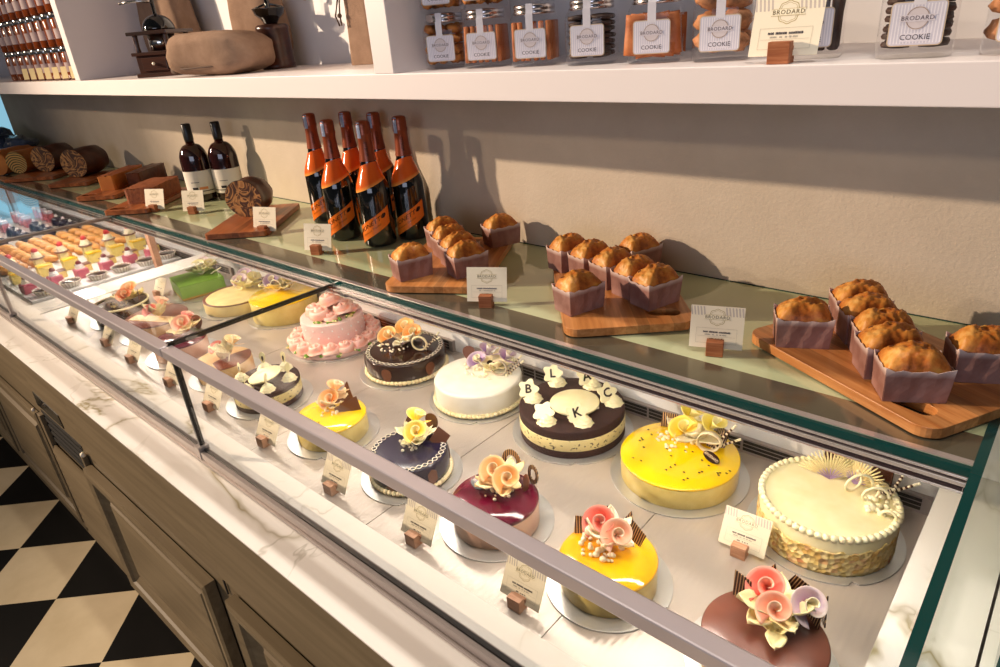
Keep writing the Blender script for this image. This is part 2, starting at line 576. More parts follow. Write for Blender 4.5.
# ------------------------------------------------------------------ counter cabinets and marble top
def frame_door(parent, x0, x1, z0, z1, y, w=.075, d=.026):
    """mitred picture-frame door, standing proud of the carcass, with a raised field"""
    mb = MB()
    out = [(x0, z0), (x1, z0), (x1, z1), (x0, z1)]
    def ring(ins, yy):
        return [(x0 + ins, yy, z0 + ins), (x1 - ins, yy, z0 + ins), (x1 - ins, yy, z1 - ins), (x0 + ins, yy, z1 - ins)]
    rings = [ring(0, y), ring(0, y - d), ring(.012, y - d - .004), ring(w * .55, y - d), ring(w * .62, y - d + .008), ring(w, y - .004)]
    vs = [p for r in rings for p in r]
    fs = []
    for k in range(len(rings) - 1):
        for i in range(4):
            a = k * 4 + i; b = k * 4 + (i + 1) % 4
            fs.append((a, b, b + 4, a + 4))
    mb.add(vs, fs)
    door = mb.build('door', 'oak', parent)
    fm = MB()
    ri = [ring(w, y - .004), ring(w + .018, y - .004), ring(w + .03, y - .014), ring(w + .06, y - .016)]
    vs = [p for r in ri for p in r]; fs = []
    for k in range(3):
        for i in range(4):
            a = k * 4 + i; b = k * 4 + (i + 1) % 4
            fs.append((a, b, b + 4, a + 4))
    fs.append((12, 13, 14, 15))
    fm.add(vs, fs)
    fm.build('panel', 'oak', door)
    return door

CY = .347
CK = .874
def cabinet(label, x0, x1):
    c = thing('base_cabinet', label, 'cabinet', ((x0 + x1) / 2 * CK, CY, FZ), 0, 'oak cabinets under the marble counter')
    c.scale = (CK, CK, CK)
    h = (x1 - x0) / 2 - .0001
    top = (CZ - FZ) / CK - .004
    MB().bb((-h, .004, .004), (h, .03, .60)).bb((-h, .03, .004), (h, .80, .30)).build('carcass', 'oak', c, bevel=.0015)
    MB().bb((-h, 0, .60), (h, .10, top)).build('fascia', 'oak', c)
    MB().bb((-h, -.004, .002), (h, .012, .055)).build('plinth', 'oak', c, bevel=.002)
    return c, h
c, h = cabinet('oak cabinet with a framed door at the near end, cut off by the lower edge', -1.345, -.45)
frame_door(c, -h + .06, h - .03, .075, .585, 0)
MB().bb((-h + .012, -.0015, .555), (-h + .016, .002, .60)).build('hinge_slot', 'dark_void', c)
c, h = cabinet('oak cabinet with a framed door right beside the louvred cabinet', -2.215, -1.345)
frame_door(c, -h + .012, h - .05, .06, .562, 0)
MB().ball((-h + .02, -.012, .61), .009, S(235, 225, 205)).build('knob', 'sugar', c)
c, h = cabinet('narrow louvred oak cabinet with a dark slot under the fascia', -2.66, -2.215)
lv = MB()
for i in range(5):
    z = .615 - i * .028
    lv.bb((-h + .03, -.002, z - .009), (h - .02, .001, z + .006))
lv.build('air_slot', 'dark_void', c)
MB().prism([[(-h + .012, .634), (h - .16, .634), (h - .17, .682), (-h + .02, .690)]], -.0025, .0, M4=Matrix(((1, 0, 0, 0), (0, 0, 1, 0), (0, 1, 0, 0), (0, 0, 0, 1)))).build('dark_opening', 'gloss_paint', c).data.color_attributes['Col'].data.foreach_set('color', [.006, .006, .006, 1] * 8)  # flat black plate standing in for the dark inside of an opening
lb = MB()
for i in range(12):
    z = .46 - i * .034
    lb.box((0, -.006, z), (2 * h - .06, .005, .03), M4=T(0, 0, 0))
    lb.v[-8:] = [Vector((p.x, p.y - (.010 if p.z < z else 0), p.z)) for p in lb.v[-8:]]
lb.build('louvre', 'oak', c)
lf = MB().bb((-h, -.014, .055), (-h + .035, .002, .60)).bb((h - .02, -.014, .055), (h, .002, .60)).bb((-h, -.014, .055), (h, .002, .08))
lf.build('frame', 'oak_upright', c, bevel=.002)
MB().ball((-h + .02, -.02, .625), .007, S(220, 205, 185)).build('knob', 'sugar', c)
c, h = cabinet('plain oak cabinet just left of the louvred one', -3.5, -2.66)
frame_door(c, -h + .04, h - .04, .075, .585, 0, .06, .012)
c, h = cabinet('second plain oak cabinet left of the louvred one', -4.4, -3.5)
frame_door(c, -h + .04, h - .04, .075, .585, 0, .06, .012)
c, h = cabinet('oak cabinet at the far end of the counter', -5.3, -4.4)
frame_door(c, -h + .04, h - .04, .075, .585, 0, .06, .012)
c, h = cabinet('oak cabinet under the near end of the marble, hidden below the frame', -.45, .032)
mt = MB().bb((-5.3, CY - .001, CZ - .0035), (.028, MY, CZ)).bb((-.080, MY, CZ - .0035), (.028, WY - .0005, CZ)).bb((-2.79, MY, CZ - .0035), (XL - .004, WY - .0005, CZ))
o = mt.build('marble_countertop', 'marble')
tag(o, 'long white marble countertop with grey-gold veins under the display cases', 'countertop')
o = MB().bb((-.12, WY - .016, CZ + .001), (.6, WY - .001, CZ + .15)).build('marble_upstand', 'marble')
tag(o, 'white veined marble upstand on the wall right of the display case', 'upstand')
# neighbour counter, only its edge shows at the right margin
nb = thing('side_counter', 'white marble counter edge with brown wood side at the right margin', 'counter', (.3, .8, 0))
MB().bb((-.268, -.2, CZ - .01), (.3, .46, CZ)).build('countertop', 'marble', nb)
MB().bb((-.235, -.21, FZ), (.3, .46, CZ - .012)).build('side_panel', 'dark_wood', nb)
gp = MB().prism([rrect(.46, .30, .02, cx=1.02, cy=1.09)], .046, .056, M4=Matrix(((0, 0, 1, 0), (1, 0, 0, 0), (0, 1, 0, 0), (0, 0, 0, 1)))).build('glass_screen', 'teal_edge')
tag(gp, 'dark teal glass screen with a rounded corner at the right margin', 'glass screen')

# ------------------------------------------------------------------ display cases
SL = (TZ - .012 - GZ) / (TY - GY)
def zc(y):
    return GZ + (y - GY) * SL

def case(label, x0, x1, seams, first=False, last=False):
    cs = thing('pastry_display_case', label, 'display case', ((x0 + x1) / 2, GY, CZ), 0, 'glass display cases along the counter')
    X0, X1 = x0 - (x0 + x1) / 2, x1 - (x0 + x1) / 2
    Z = lambda z: z - CZ
    Y = lambda y: y - GY
    g = .003
    MB().bb((X0 + g, Y(GY) - .003, Z(CZ + .010)), (X1 - g, Y(GY) + .003, Z(GZ - .02))).build('front_glass', 'front_glass', cs)
    # slanted cover pane
    n_ = Vector((0, -SL, 1)).normalized() * .003
    vs = []
    for x in (X0 + g, X1 - g):
        for y in (GY + .004, TY):
            p = Vector((x, Y(y), Z(zc(y))))
            vs += [p - n_, p + n_]
    MB().add(vs, [(0, 2, 3, 1), (4, 5, 7, 6), (1, 3, 7, 5), (0, 4, 6, 2), (0, 1, 5, 4), (2, 6, 7, 3)]).build('cover_glass', 'clear_glass', cs)
    MB().bb((X0, Y(TY) + .007, Z(TZ - .010)), (X1, Y(WY) - .003, Z(TZ))).build('shelf_glass', 'green_glass', cs)
    MB().bb((X0, Y(TY), Z(TZ - .012)), (X1, Y(TY) + .0068, Z(TZ))).build('shelf_front_edge', 'teal_edge', cs)
    MB().bb((X0, Y(WY) - .003, Z(TZ - .010)), (X1, Y(WY) - .0005, Z(TZ + .0015))).build('shelf_back_edge', 'teal_edge', cs)
    st = MB().bb((X0, Y(TY) + .020, Z(TZ)), (X1, Y(TY) + .082, Z(TZ + .0006)))
    st.build('steel_band', 'mirror_steel', cs)
    MB().bb((X0, Y(TY) + .0072, Z(TZ)), (X1, Y(TY) + .019, Z(TZ + .0009))).build('trim_strip', 'profile_light', cs)
    # front rail and base track
    MB().bb((X0 + .001, Y(GY) - .021, Z(GZ - .023)), (X1 - .001, Y(GY) + .003, Z(GZ - .002))).build('front_rail', 'aluminium', cs, bevel=.0025)
    MB().bb((X0, Y(GY) - .012, Z(CZ + .0005)), (X1, Y(GY) - .0035, Z(CZ + .024))).bb((X0, Y(GY) + .0035, Z(CZ + .0005)), (X1, Y(GY) + .009, Z(CZ + .022))).bb((X0, Y(GY) - .017, Z(CZ + .0005)), (X1, Y(GY) - .012, Z(CZ + .008))).build('base_track', 'satin_aluminium', cs, bevel=.001)
    MB().bb((X0, Y(GY) - .0034, Z(CZ + .018)), (X1, Y(GY) + .0034, Z(CZ + .0275))).build('track_seal', 'black_rubber', cs)
    # top profile with its light line
    pr = MB(); pk = MB()
    for (y0, z0, y1, z1) in ((TY - .003, -.0158, TY + .03, -.0125), (TY - .006, -.0245, TY + .03, -.0185), (TY - .008, -.0325, TY + .03, -.0302), (TY - .003, -.0370, TY + .03, -.0348)):
        pr.bb((X0 + .002, Y(y0), Z(TZ + z0)), (X1 - .002, Y(y1), Z(TZ + z1)))
    for (y0, z0, y1, z1) in ((TY - .002, -.0184, TY + .029, -.0159), (TY - .006, -.0301, TY + .029, -.0246), (TY - .004, -.0347, TY + .029, -.0326)):
        pk.bb((X0 + .0025, Y(y0), Z(TZ + z0)), (X1 - .0025, Y(y1), Z(TZ + z1)))
    pr.build('top_profile', 'profile_light', cs, bevel=.001)
    pk.build('profile_groove', 'profile_dark', cs)
    MB().bb((X0 + .03, Y(TY) + .034, Z(TZ - .036)), (X1 - .03, Y(TY) + .049, Z(TZ - .0305))).build('light_strip', 'led_lens', cs)
    MB().bb((X0 + .002, Y(TY) + .0305, Z(TZ - .030)), (X1 - .002, Y(WY) - .004, Z(TZ - .012))).build('top_panel', 'inner_white', cs)
    # back wall with an air grille
    MB().bb((X0 + .002, Y(WY) - .014, Z(DZ)), (X1 - .002, Y(WY) - .002, Z(TZ - .0305))).build('back_panel', 'inner_white', cs)
    ag = MB().bb((X0 + .02, Y(WY) - .026, Z(DZ + .001)), (X1 - .06, Y(WY) - .0145, Z(DZ + .038)))
    gr = ag.build('air_grille', 'satin_aluminium', cs)
    sl = MB()
    L = X1 - X0 - .1; nn = max(2, round(L / .115))
    for i in range(nn):
        a = X0 + .03 + i * L / nn
        for k in range(3):
            sl.bb((a, Y(WY) - .0268, Z(DZ + .008 + k * .0095)), (a + L / nn - .006, Y(WY) - .0258, Z(DZ + .0148 + k * .0095)))
    sl.build('grille_slot', 'dark_void', gr)
    for a, b in zip(seams[:-1], seams[1:]):
        MB().bb((a - (x0 + x1) / 2 + (.001 if a > x0 + .01 else .0002), Y(.462), Z(DZ - .003)), (b - (x0 + x1) / 2 - (.001 if b < x1 - .01 else .0002), Y(WY) - .015, Z(DZ))).build('deck_panel', 'deck_steel', cs)
    return cs, X0, X1

cA, a0, a1 = case('glass display case of whole cakes nearest the camera', XJ, XR, [XJ, -.962, -.507, -.081])
cB, b0, b1 = case('middle glass display case with green and cream cakes', XL, XJ, [XL, -2.325, -1.872, -1.417, XJ])
cC, c0, c1 = case('far glass display case of small slices and pastries', XE, XL, [-5.25, -4.65, -4.2, -3.75, -3.2, XL])

def joint(cs, x, mat='black_rubber', w=.0035):
    """black silicone joint along the cover pane and down the front pane"""
    mb = MB()
    vs = []
    for dx in (-w, w):
        for y in (GY - .006, TY):
            p = Vector((x + dx, y - GY, zc(y) - CZ + .004)); vs += [p - Vector((0, 0, .009)), p]
    mb.add(vs, [(0, 2, 3, 1), (4, 5, 7, 6), (1, 3, 7, 5), (0, 4, 6, 2), (0, 1, 5, 4), (2, 6, 7, 3)])
    mb.bb((x - w, -.006, .02), (x + w, .005, GZ - CZ - .002))
    mb.build('glass_joint', mat, cs)
    MB().bb((x - .011, -.014, .001), (x + .011, .010, .034)).build('corner_bracket', 'satin_aluminium', cs, bevel=.002)
joint(cA, a0)
joint(cB, b0, 'satin_aluminium', .010)
# near end glass, thick with dark teal edges
P = [(0, CZ + .001), (0, GZ), (TY - GY, TZ), (WY - GY - .002, TZ), (WY - GY - .002, CZ + .001)]
loop = [(y, z - CZ) for y, z in P]
sw = Matrix(((0, 0, 1, 0), (1, 0, 0, 0), (0, 1, 0, 0), (0, 0, 0, 1)))
MB().prism([loop], a1 + .001, a1 + .009, M4=sw).build('end_glass', 'pale_glass', cA)
eg = MB()
for (p, q) in zip(loop[:-1], loop[1:]):
    if q[1] < .1: break
    d = Vector((q[0] - p[0], q[1] - p[1])); d.normalize()
    nrm = (-d.y * .003, d.x * .003)
    if abs(d.x) < .1: nrm = (-.003, 0)
    quad = [p, q, (q[0] + nrm[0], q[1] + nrm[1]), (p[0] + nrm[0], p[1] + nrm[1])]
    eg.prism([quad], a1 - .001, a1 + .0105, M4=sw)
eg.build('end_glass_edge', 'teal_edge', cA)
sc_ = MB().lathe([(.011, 0), (.012, .004), (.009, .010), (.004, .011)], 20).build('fixing_screw', 'chrome', cA, loc=(a1 - .040, TY - GY + .075, TZ - CZ + .0006))
MB().bb((c1 - .372, .615, DZ - CZ + .013), (c1 - .340, .640, .30)).build('bracket_post', 'holder_beech', cC, bevel=.001)

# ------------------------------------------------------------------ wall shelf
sh = thing('wall_shelf', 'thick white wall shelf with upright dividers above the counter', 'shelf', (-2.2, SY, SB))
MB().bb((-3.1, 0, 0), (2.9, WY - SY - .001, SZ - SB)).build('shelf_board', 'white_lacquer', sh, bevel=.0015)
MB().bb((-3.1, WY - SY - .012, SZ - SB), (2.9, WY - SY - .001, .62)).build('back_panel', 'inner_white', sh)
MB().bb((-3.1, 0, .62), (2.9, WY - SY - .001, .66)).build('upper_board', 'white_lacquer', sh)
for x0, x1 in ((-1.113, -1.055), (-2.76, -2.715), (2.2, 2.25), (-5.3, -5.25)):
    MB().bb((x0 + 2.2, .0005, SZ - SB), (x1 + 2.2, WY - SY - .0125, .62)).build('divider', 'white_lacquer', sh, bevel=.0015)
# ------------------------------------------------------------------ cake kit
IVORY = S(246, 234, 204); CREAMC = S(248, 238, 208)
def calla(parent, M4, R, inner, outer, turns=1.9, name='sugar_flower'):
    """a rolled sugar petal: a tight pale spiral in the middle, flaring to a wide coloured rim"""
    mb = MB()
    R = R * 1.36
    def sat(q): return (max(q[:3]) - min(q[:3])) / max(.01, max(q[:3]))
    if (outer[2] > outer[1] * 1.15 and not inner[2] > inner[1] * 1.15) or (sat(outer) > sat(inner) + .05 and not inner[2] > inner[1] * 1.15): inner, outer = outer, inner
    def fn(u, v):
        a = u * turns * 2 * PI
        r = R * (.13 + .90 * u ** 1.25)
        h = R * (.98 - .38 * u) + .22 * R * u * u * sin(a + .9)
        k = v ** 1.15
        return (r * (.10 + .90 * k) * cos(a), r * (.10 + .90 * k) * sin(a), h * v - .01 * R)
    def cf(u, v):
        f = min(1, max(0, (u - .22) * 2.2)) * (1 - .45 * v * v)
        return mix(mix(outer, S(250, 240, 214), .45), inner, f)
    mb.grid(fn, 60, 6, cfn=cf, M4=M4)
    return mb.build(name, 'sugar', parent, solid=.0011)

def ruffle(parent, M4, R, col=CREAMC, n=8, name='cream_leaf', up=.26, seed=0):
    R = R * 1.2
    """pointed cream leaves spreading from under the flowers"""
    r = random.Random(seed)
    mb = MB()
    for i in range(n):
        a = 2 * PI * i / n + r.uniform(-.3, .3)
        L = R * r.uniform(.8, 1.15); tilt = up + r.uniform(-.2, .35)
        q = M4 @ Matrix.Rotation(a, 4, 'Z') @ Matrix.Rotation(-tilt, 4, 'Y')
        def fn(u, v, L=L):
            w = L * .34 * (sin(PI * min(1, v * .92 + .08)) ** .7) * (1 - .25 * v)
            x = (u - .5) * 2
            return (L * v, x * w, .10 * L * abs(x) + .05 * L * sin(9 * v + 4 * x) + .12 * L * v * v)
        mb.grid(fn, 6, 8, col, M4=q)
    return mb.build(name, 'sugar', parent, solid=.0016)

def crumbs(parent, M4, R, n, col=CREAMC, size=.004, seed=0, name='cream_blobs'):
    r = random.Random(seed)
    mb = MB()
    for i in range(n):
        a = r.uniform(0, 2 * PI); d = R * sqrt(r.random())
        s = size * r.uniform(.6, 1.4)
        mb.ball((d * cos(a), d * sin(a), s * .6), s, mix(col, S(255, 244, 214), r.random()), 8, (1, r.uniform(.6, 1), .8), M4)
    return mb.build(name, 'sugar', parent)

def shard(parent, M4, poly, mat='striped_chocolate', th=.0016, name='chocolate_shard'):
    ob = MB().prism([poly], -th / 2, th / 2).build(name, mat, parent)
    ob.matrix_local = M4
    return ob

def curl(parent, M4, R, turns=1.3, r=.0022, col=IVORY, rise=.01, name='chocolate_curl', mat='sugar', band=0):
    mb = MB()
    pts = []
    for i in range(34):
        t = i / 33; a = t * turns * 2 * PI
        pts.append((R * (1 - .25 * t) * cos(a), rise * t, R + R * (1 - .25 * t) * sin(a)))
    if band:
        def fn(u, v):
            a = u * turns * 2 * PI; rr = R * (1 - .2 * u)
            return (rr * cos(a), (v - .5) * band + rise * u, R + rr * sin(a))
        mb.grid(fn, 36, 2, col, M4=M4)
        return mb.build(name, mat, parent, solid=.0014)
    mb.tube(pts, r, 7, col, M4)
    return mb.build(name, mat, parent)

def stick(parent, p, q, r=.0028, stripes=True, name='chocolate_stick'):
    mb = MB()
    p, q = Vector(p), Vector(q)
    n = 15
    for i in range(n):
        a, b = p.lerp(q, i / n), p.lerp(q, (i + 1) / n)
        c = (S(70, 34, 20) if i % 2 else S(240, 222, 190)) if stripes and i < n - 3 else S(246, 236, 204)
        mb.tube([a, b], r, 8, c)
    return mb.build(name, 'gloss_paint', parent)

def beads(parent, R, z, n, r, col=IVORY, name='piped_border', squash=(1, 1, .9), mat='sugar'):
    mb = MB()
    for i in range(n):
        a = 2 * PI * i / n
        mb.ball((R * cos(a), R * sin(a), z), r, col, 8, squash)
    return mb.build(name, mat, parent)

def lace(parent, R, z, n, r, col=S(238, 226, 206), name='piped_lace'):
    mb = MB()
    for j in range(2):
        pts = []
        for i in range(n * 8 + 1):
            a = 2 * PI * i / (n * 8)
            rr = R + (.0058 * (1 if j else -1)) * sin(n / 2 * a)
            pts.append((rr * cos(a), rr * sin(a), z + .0004 * j))
        mb.tube(pts, r * .72, 5, col, caps=False)
    return mb.build(name, 'sugar', parent)

def rosette(mb, c, R, col, H=.75, M4=None, seed=0, petals=5):
    def fn(u, v):
        a = 2 * PI * u; rho = 1 - v
        z = H * R * sqrt(max(0, 1 - rho * rho * .98))
        rr = R * rho
        k = .13 * R * sin(a * 1.0 + rho * 13 + seed) + .05 * R * sin(3 * a - rho * 17)
        return (c[0] + (rr + k * .45 * rho) * cos(a), c[1] + (rr + k * .45 * rho) * sin(a), c[2] + z + k)
    def cf(u, v):
        return mix(col, S(255, 232, 222), .35 + .3 * sin(2 * PI * u + (1 - v) * 13 + seed))
    mb.grid(fn, 20, 10, closed_u=True, cfn=cf, M4=M4)

def dollop(mb, c, R, col, M4=None, seed=0, H=1.5):
    def fn(u, v):
        a = 2 * PI * u; k = 1 + .10 * sin(8 * a + 9 * v + seed) + .06 * sin(22 * v)
        prof = (1 - v) ** .5
        return (c[0] + R * prof * k * cos(a), c[1] + R * prof * k * sin(a), c[2] + R * H * v * (1 + .05 * sin(22 * v)))
    mb.grid(fn, 24, 12, col, True, M4=M4)

def round_body(parent, name, R, z0, z1, mat, rb=.004, n=72):
    prof = [(R - .0005, z0), (R, z0 + .001), (R, z1 - rb)]
    for i in range(1, 5):
        a = PI / 2 * i / 4
        prof.append((R - rb + rb * cos(a), z1 - rb + rb * sin(a)))
    mb = MB().lathe(prof + [(R * .5, z1), (.0001, z1)], n)
    return mb.build(name, mat, parent)

CUR = [0, 0]
def cake(label, x, y, R, Rb, rz=0, notch=-.9, name='cake'):
    CUR[:] = [x, y]
    c = thing(name, label, 'cake', (x, y, DZ), rz)
    loop = []
    for i in range(90):
        a = 2 * PI * i / 90
        d = abs((a - notch + PI) % (2 * PI) - PI)
        r = Rb - (.008 * cos(d / .06 * PI / 2) if d < .06 else 0)
        loop.append((r * cos(a), r * sin(a)))
    MB().prism([loop], .0004, .0032).build('cake_board', 'silver_board', c, bevel=.0008)
    return c
B0 = .0034

def collar(parent, R, z0, z1):
    return MB().lathe([(R, z0), (R, z1)], 64, cap0=False, cap1=False).build('clear_collar', 'acetate', parent)

PEACH, ORANGE, CORAL, LILAC, YEL = S(250, 218, 168), S(250, 160, 60), S(240, 92, 80), S(158, 120, 186), S(250, 214, 40)
def tl(x, y, z, tilt=.5, az=-pi / 2, spin=0):
    """frame whose axis leans by tilt towards azimuth az; the sprays are turned to the shop side"""
    az = atan2(-CUR[1], -CUR[0]) + (az + pi / 2) * .45
    tilt = tilt + .15
    z += .016
    return Matrix.Translation((x, y, z)) @ Matrix.Rotation(az, 4, 'Z') @ Matrix.Rotation(tilt, 4, 'Y') @ Matrix.Rotation(spin, 4, 'Z')
def upright(x, y, z, yaw=0, lean=.25, roll=0):
    """frame for a flat piece standing on edge: local X across, local Y up"""
    return Matrix.Translation((x, y, z)) @ Matrix.Rotation(yaw, 4, 'Z') @ Matrix.Rotation(pi / 2 - lean, 4, 'X') @ Matrix.Rotation(roll, 4, 'Z')
TRI = [(-.022, -.004), (.020, -.006), (.004, .042)]
SQR = [(-.018, -.006), (.017, -.008), (.020, .030), (-.014, .034)]
def lobe(w, h):
    return [(w * sin(2 * PI * i / 20) * (.75 + .25 * cos(2 * PI * i / 20 + PI)), h * (.5 - .5 * cos(2 * PI * i / 20))) for i in range(20)]
def ring_lobe(w, h):
    o = [(w * cos(2 * PI * i / 24), h + h * sin(2 * PI * i / 24)) for i in range(24)]
    q = [(w * .55 * cos(2 * PI * i / 24), h + h * .55 * sin(2 * PI * i / 24)) for i in range(24)]
    return o, q

# ---- back row, nearest case
# pink rose cake
c = cake('two-tier pink cake ringed with icing roses under a crown of pink roses', -1.76, 1.091, .12, .158)
round_body(c, 'icing_body', .1, B0, .098, 'pink_icing', .005)
round_body(c, 'rose_bed', .148, B0, .022, 'pink_icing', .012)
rs = MB()
for i in range(17):
    a = 2 * PI * i / 17
    rb_ = MB(); rosette(rb_, (.125 * cos(a), .125 * sin(a), .016), .030, S(244, 164, 142), .95, seed=i)
    rb_.build('icing_rose', 'sugar', c)
for i, (x, y, z, r) in enumerate([(0, .005, .134, .037), (.046, .012, .108, .035), (-.042, .02, .108, .035), (.012, -.045, .106, .036), (-.035, -.035, .104, .034), (.002, .05, .108, .035), (.045, -.032, .099, .026), (-.062, -.008, .098, .024), (.045, .05, .1, .026), (-.036, .055, .099, .024)]):
    rb_ = MB(); rosette(rb_, (x, y, z), r, S(246, 166, 142), .85, seed=i * 1.7)
    rb_.build('icing_rose', 'sugar', c)
lv = MB()
r = random.Random(4)
for i in range(46):
    a = r.uniform(0, 2 * PI); 
    if i < 24:
        q = Matrix.Translation((.077 * cos(a), .077 * sin(a), .099)) ; s = .009
    else:
        a = 2 * PI * (i - 24 + .5) / 17 if i < 41 else a
        q = Matrix.Translation((.150 * cos(a), .150 * sin(a), .014)); s = .010
    for k in range(3):
        lv.ball((r.uniform(-.006, .006), r.uniform(-.006, .006), r.uniform(0, .005)), s * r.uniform(.6, .95), S(112, 160, 36) if k < 2 else S(246, 236, 170), 6, (1, .6, .5), q @ Matrix.Rotation(r.uniform(0, 6), 4, 'Z'))
lv.build('icing_leaves', 'sugar', c)['kind'] = 'stuff'
pd = MB()
for i in range(20):
    a = 2 * PI * i / 20
    for z, o in ((.078, 0), (.055, .16)):
        pd.ball((.1005 * cos(a + o), .1005 * sin(a + o), z), .0028, S(255, 250, 246), 6)
pd.build('icing_pearls', 'sugar', c)

# dark chocolate cake
c = cake('round dark chocolate cake with white piped rings and orange flowers', -1.412, 1.094, .121, .141)
round_body(c, 'chocolate_body', .117, B0, .066, 'choc_glaze', .006)
beads(c, .118, .011, 64, .0075, S(244, 226, 178))
lace(c, .107, .0672, 44, .0014)
for i, a in enumerate((-2.35, -1.2, -.1, 1.0, 2.1, 3.2)):
    q = Matrix.Translation((.1185 * cos(a), .1185 * sin(a), .014)) @ Matrix.Rotation(a + PI / 2, 4, 'Z') @ Matrix.Rotation(PI / 2, 4, 'X')
    shard(c, q, lobe(.02, .042), 'milk_chocolate', .0012, 'chocolate_disc')
calla(c, tl(-.055, -.005, .072, .5, -2.0), .026, ORANGE, S(250, 226, 150))
calla(c, tl(-.03, .045, .085, .4, -2.0), .027, S(250, 170, 60), S(250, 230, 160))
calla(c, tl(.005, .035, .078, .5, -1.2), .026, ORANGE, S(250, 224, 140))
ruffle(c, T(-.02, .02, .072), .058, seed=1)
crumbs(c, T(-.04, -.01, .068), .052, 34, seed=2)
curl(c, T(.062, .005, .067, rz=.5), .024, 1.4, .003, S(238, 222, 180), .012)
stick(c, (.07, .02, .07), (.075, .075, .105)); stick(c, (.05, .03, .07), (.095, .06, .10))

# white cake
c = cake('plain white round cake with a beaded base and lilac tulip', -1.113, 1.09, .12, .137)
round_body(c, 'icing_body', .117, B0, .068, 'white_cream', .007)
beads(c, .1185, .0105, 66, .0072, S(248, 234, 186))
collar(c, .1215, B0, .082)
crumbs(c, T(.0, .055, .068), .075, 60, S(250, 242, 206), .0045, 5)
calla(c, tl(-.012, .02, .075, .35, -1.9), .024, S(236, 220, 190), LILAC)
calla(c, tl(-.02, .06, .080, .3, 2.2), .026, S(240, 224, 200), LILAC)
calla(c, tl(.04, .07, .078, .4, 1.0), .025, S(240, 224, 190), S(170, 134, 190))
ruffle(c, T(.02, .05, .070), .055, S(248, 236, 190), seed=4)
shard(c, upright(-.075, .045, .07, .5, .3), lobe(.022, .04), 'milk_chocolate')
shard(c, upright(.018, .03, .07, .2, .3), lobe(.016, .03), 'dark_chocolate')
curl(c, T(.055, .022, .068, rz=.4), .024, 1.2, .003, S(216, 196, 170), .008, band=.008)
stick(c, (.06, .05, .07), (.085, .085, .112)); stick(c, (.07, .04, .07), (.10, .075, .105))

# letter cake
c = cake('layered chocolate and vanilla cake with letter plaques and a cream disc', -.817, 1.102, .13, .146)
R = .126
round_body(c, 'bottom_sponge', R, B0, .022, 'choc_sponge', .002)
round_body(c, 'cream_layer', R + .0005, .0222, .052, 'speckled_cream', .002)
round_body(c, 'top_sponge', R, .0522, .074, 'choc_sponge', .004)
MB().lathe([(.058, .080), (.0585, .084), (.057, .085), (.0001, .085)], 48, c=(.012, -.004, 0)).build('cream_disc', 'cream', c)
crumbs(c, T(.012, -.004, .073), .058, 60, S(244, 224, 160), .004, 7)
for ch, x, y in (('B', -.088, -.036), ('L', -.085, .058), ('A', -.004, .094), ('C', .082, .056), ('K', .072, -.055), ('', .0, -.098)):
    mb = MB(); dollop(mb, (x, y, .073), .023, S(250, 240, 196), seed=x * 40, H=.95)
    mb.build('cream_dollop', 'sugar', c)
    pm = MB()
    loop = [((.0225 + .0042 * cos(5 * t)) * cos(t), (.0225 + .0042 * cos(5 * t)) * sin(t) + .016) for t in [2 * PI * i / 60 for i in range(60)]]
    pm.prism([loop], -.0012, .0012, S(250, 240, 198))
    az = atan2(y, x)
    if ch:
        pm.text(ch, .030, S(44, 24, 18), T(0, .016, .0016))
        for dx, dy in ((.0009, 0), (-.0009, 0), (0, .0009), (0, -.0009)):
            pm.text(ch, .030, S(44, 24, 18), T(dx, .016 + dy, .0017))
    yaw = {'B': .45, 'L': .5, 'A': .9, 'C': 1.1, 'K': .95, '': .4}[ch]
    if ch == '':
        q = upright(x - .004, y - .010, .086, yaw, .85)
    else:
        q = upright(x - .004, y - .012, .088, yaw, .5, .1)
    pm.build('letter_plaque', 'sugar', c).matrix_local = q
r = random.Random(3)

# yellow cake
c = cake('large round bright yellow glazed cake dotted with black seeds', -.53, 1.091, .126, .145, notch=-.35)
round_body(c, 'mousse_body', .1225, B0, .049, 'pale_mousse', .003)
MB().lathe([(.1228, .0485), (.1232, .0515), (.121, .054), (.08, .0545), (.0001, .0545)], 72, cap0=True).build('yellow_glaze', 'yellow_glaze', c)
collar(c, .1245, B0, .056)
sd = MB()
for i in range(46):
    a = rnd.uniform(0, 2 * PI); d = .112 * sqrt(rnd.random())
    x, y = d * cos(a), d * sin(a)
    if y > .02 and x > -.04: continue
    sd.ball((x, y, .0562), .0021, S(24, 18, 16), 6, (1.5, .8, .6), T(0, 0, 0))
sd.build('seeds', 'gloss_paint', c)
calla(c, tl(-.012, .046, .060, .25, -1.4), .028, YEL, S(255, 232, 60))
calla(c, tl(-.022, .085, .072, .35, 1.8), .030, S(252, 226, 60), S(255, 244, 150))
calla(c, tl(.03, .085, .066, .4, .6), .027, S(250, 226, 70), S(255, 246, 160))
ruffle(c, T(0, .06, .058), .055, seed=8)
crumbs(c, T(-.025, .04, .054), .05, 40, seed=9)
curl(c, T(.05, .03, .055, rz=.25), .026, 1.25, .003, S(232, 216, 180), .01, band=.012)
shard(c, upright(-.066, .075, .055, .4, .25), SQR)
shard(c, upright(.05, .085, .055, -.5, .3), SQR); shard(c, upright(.055, .06, .055, .6, .5, -.4), TRI)
stick(c, (.05, .06, .058), (.082, .09, .105)); stick(c, (.05, .045, .058), (.10, .075, .085))
pl = MB()
pl.prism([[(.023 * cos(2 * PI * i / 24), .010 * sin(2 * PI * i / 24)) for i in range(24)]], 0, .0016, S(44, 22, 16))
pl.text('BRODARD', .0085, S(236, 214, 180), T(0, 0, .0019))
pl.build('chocolate_plaque', 'gloss_paint', c).matrix_local = T(.066, .012, .062, rx=.5, rz=-.45)

